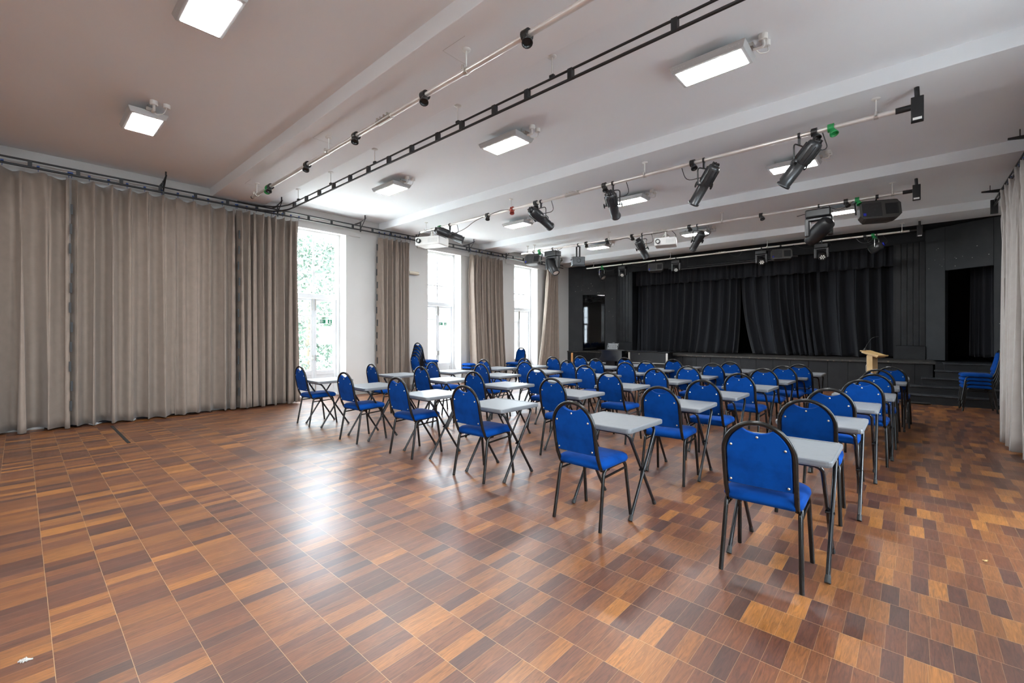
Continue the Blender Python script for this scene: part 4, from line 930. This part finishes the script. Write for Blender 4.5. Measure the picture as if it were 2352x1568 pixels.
# loose cables strapped along the pipes
def run(n, xs, label, sag):
    P = []
    for k, x in enumerate(xs):
        P.append((x, PY[n] - 0.03, PZ - 0.02 - (sag[k])))
    tag(MB().tube(fillet(P, 0.15, 5), 0.006, 5).build('power_cable', 'socket'), label, 'cable', 'cables along the pipes')
run(2, [-8.3, -7.9, -7.6, -7.3, -6.9, -6.6, -6.35], 'black cable sagging along the window end of the middle-desk pipe', [0, 0.03, 0.01, 0.2, 0.16, 0.04, 0.0])
run(2, [-6.2, -6.0, -5.8, -5.62], 'short black cable looping up to the red socket', [0.0, -0.03, -0.04, 0.0])
run(3, [-7.7, -7.5, -7.2, -7.0], 'short black cable by the window-side moving head', [0.02, 0.1, 0.08, 0.0])
run(3, [-5.6, -5.3, -5.1, -4.9, -4.7, -4.4, -4.1], 'black cable strung to the far-desk projector', [0.0, 0.03, 0.0, 0.12, 0.0, 0.02, 0.0])
run(3, [-1.6, -1.35, -1.15, -0.95, -0.75], 'black cables looping by the right-hand moving head', [0.12, 0.08, 0.0, 0.14, 0.0])
run(4, [-8.2, -7.9, -7.6, -7.4, -7.2], 'cable sagging between par can and first moving head', [0.02, 0.15, 0.16, 0.05, 0.0])
run(4, [-6.9, -6.7, -6.5, -6.3, -6.1], 'cable sagging before the window-side stage speaker', [0.0, 0.10, 0.12, 0.02, 0.0])
run(4, [-2.3, -2.1, -1.95, -1.8, -1.7], 'cable loop left of the right moving head', [0.0, 0.10, 0.14, 0.10, 0.0])
run(4, [-3.9, -3.75, -3.6, -3.5], 'small cable loop mid-way along the stage pipe', [0.0, 0.12, 0.14, 0.0])
run(4, [-1.0, -0.9, -0.75, -0.6], 'tangled cable above the right par can', [0.0, 0.14, 0.16, 0.0])

# ---------------------------------------------------------------- small things on walls and floor
wl_ = empty('wall_light', (XL, 6.92, 3.03)); tag(wl_, 'short cream tubular wall fitting beside the second window', 'wall fitting')
MB().tube([(0.06, -0.16, 0), (0.06, 0.13, 0)], 0.045, 12).build('tube', 'cream', wl_); MB().box(0, 0.04, -0.05, 0.05, -0.03, 0.03).build('mount', 'white_pl', wl_)
MB().tube([(0.06, 0.13, 0), (0.06, 0.16, 0)], 0.035, 12).build('end_ring', 'white_pl', wl_)
def exit_sign(y, z, label, s=1.0):
    x = XL - 0.36 + 0.006
    r = empty('exit_sign', (x, y, z)); tag(r, label, 'sign', 'exit signs on the window doors')
    MB().box(0, 0.002, -0.15 * s, 0.15 * s, -0.05 * s, 0.05 * s).build('backing', 'paper', r)
    MB().box(0.002, 0.003, -0.145 * s, -0.005 * s, -0.045 * s, 0.045 * s).build('door_symbol', 'signgreen', r)
    MB().box(0.002, 0.003, 0.045 * s, 0.145 * s, -0.045 * s, 0.045 * s).build('arrow_panel', 'signgreen', r)
    mn = MB(); mn.box(0.003, 0.004, -0.13 * s, -0.06 * s, -0.004 * s, 0.012 * s); mn.box(0.003, 0.004, -0.125 * s, -0.11 * s, -0.035 * s, 0.03 * s); mn.box(0.003, 0.004, -0.13 * s, -0.07 * s, -0.035 * s, -0.025 * s); mn.box(0.003, 0.004, -0.13 * s, -0.07 * s, 0.024 * s, 0.032 * s)
    mn.build('running_figure', 'paper', r)
    ar = MB(); ar.box(0.003, 0.004, 0.088 * s, 0.102 * s, -0.005 * s, 0.035 * s)
    ar.add([(0.0038, 0.062 * s, 0.0), (0.0038, 0.128 * s, 0.0), (0.0038, 0.095 * s, -0.038 * s)], [(0, 2, 1)]); ar.build('arrow', 'paper', r)
exit_sign(4.76, 1.72, 'green and white exit sticker on the first open window door'); exit_sign(8.22, 1.73, 'green and white exit sticker on the second open window door', 0.9)
ps = empty('poster', (XL - 0.36 + 0.006, 4.76, 1.40)); tag(ps, 'white poster with a broken grey ring on the first open window door', 'poster')
MB().box(0, 0.002, -0.155, 0.155, -0.21, 0.21).build('sheet', 'paper', ps)
ring = MB(); n = 40
for k in range(n):
    if k in (12, 13, 27, 34): continue
    a, b = 2 * PI * k / n, 2 * PI * (k + 1) / n; r0, r1 = 0.062, 0.077
    ring.add([(0.0032, r0 * math.cos(a), r0 * math.sin(a)), (0.0032, r1 * math.cos(a), r1 * math.sin(a)), (0.0032, r1 * math.cos(b), r1 * math.sin(b)), (0.0032, r0 * math.cos(b), r0 * math.sin(b))], [(0, 1, 2, 3)])
ring.build('ring_print', 'printgrey', ps)
ps2 = ring.build('ring_sticker', 'printgrey'); ps2.location = (XL - 0.36 + 0.004, 11.85, 1.35); tag(ps2, 'faint grey ring sticker on the third open window door', 'sticker')
tp_ = MB(); tp_.box(-9.24, -7.6, 0.94, 0.975, 0.0, 0.003); tag(tp_.build('floor_tape', 'rubber'), 'black strip of tape across the floor by the long curtain', 'tape')
for k, (x, y, s, l) in enumerate(((-2.87, 0.01, 0.02, 'larger grey fluff scrap on the parquet in the lower left'), (-2.35, 0.28, 0.012, 'smaller grey fluff scrap on the parquet near the camera'), (0.35, 4.05, 0.012, 'yellow crumb on the parquet in the right aisle'))):
    f = MB(); q = random.Random(k)
    for j in range(5): f.tube([(x + q.uniform(-s, s), y + q.uniform(-s, s), 0.003), (x + q.uniform(-s, s) * 1.5, y + q.uniform(-s, s), 0.007), (x + q.uniform(-s, s), y + q.uniform(-s, s) * 1.5, 0.003)], s * 0.18, 4)
    tag(f.build('fluff', 'crumb' if k < 2 else 'pale_pine'), l, 'debris')

# ---------------------------------------------------------------- outside
struct('ground_outside', MB().box(-60, XL - 0.43, -40, 60, -0.15, -0.05), 'paving')
struct('ground_outside_right', MB().box(XR + 0.43, 40, -40, 60, -0.15, -0.05), 'dim_ground')
def bush(x, y, h, r, seed, label, n=2600):
    rs = random.Random(seed); root = empty('garden_tree', (x, y, -0.05)); tag(root, label, 'tree', 'trees outside the windows')
    MB().tube([(0, 0, 0), (0.05, 0.02, h * 0.4), (0, 0.05, h * 0.8)], [0.12, 0.09, 0.03], 8).build('trunk', 'bark', root)
    mb = MB()
    for k in range(n):
        t = rs.uniform(0.03, 1); ph = rs.uniform(0, 2 * PI); rr_ = r * (0.55 + 0.5 * math.sin(PI * min(1, t * 0.9 + 0.1))) * rs.uniform(0.55, 1.05)
        p = Vector((rr_ * math.cos(ph), rr_ * math.sin(ph), t * h)); a = Vector((rs.uniform(-1, 1), rs.uniform(-1, 1), rs.uniform(-1, 1))).normalized(); b = a.cross(Vector((rs.uniform(-1, 1), 1, rs.uniform(-1, 1)))).normalized()
        s = rs.uniform(0.06, 0.13)
        mb.add([tuple(p - a * s), tuple(p + b * s * 0.45), tuple(p + a * s), tuple(p - b * s * 0.45)], [(0, 1, 2, 3)])
    mb.build('crown', 'leafm', root)
bush(-15.5, 6.6, 4.6, 2.0, 1, 'leafy green tree seen through the first open window', 7000); bush(-14.6, 9.2, 2.6, 1.1, 2, 'lower green shrub to the side of the first window view', 1800)
bush(-21.5, 8.2, 6.8, 2.6, 3, 'taller pale tree behind the green one outside the first window', 9000)
bo = empty('neighbouring_building', (-17, 17, -0.05)); tag(bo, 'pale building with small windows outside the second and third windows', 'building')
MB().box(-2, 2, -5, 9, 0, 3.2).build('wall', 'brick', bo)
for y in (-3.5, -1.0, 1.5, 4.0):
    f = MB().box(1.98, 2.05, y - 0.5, y + 0.5, 1.0, 1.9).build('window', 'frame_white', bo); MB().box(2.05, 2.06, y - 0.42, y + 0.42, 1.08, 1.82).build('pane', 'glassdark', f)
    MB().box(2.0, 2.12, y - 0.6, y + 0.6, 0.92, 1.0).build('sill', 'frame_white', f)
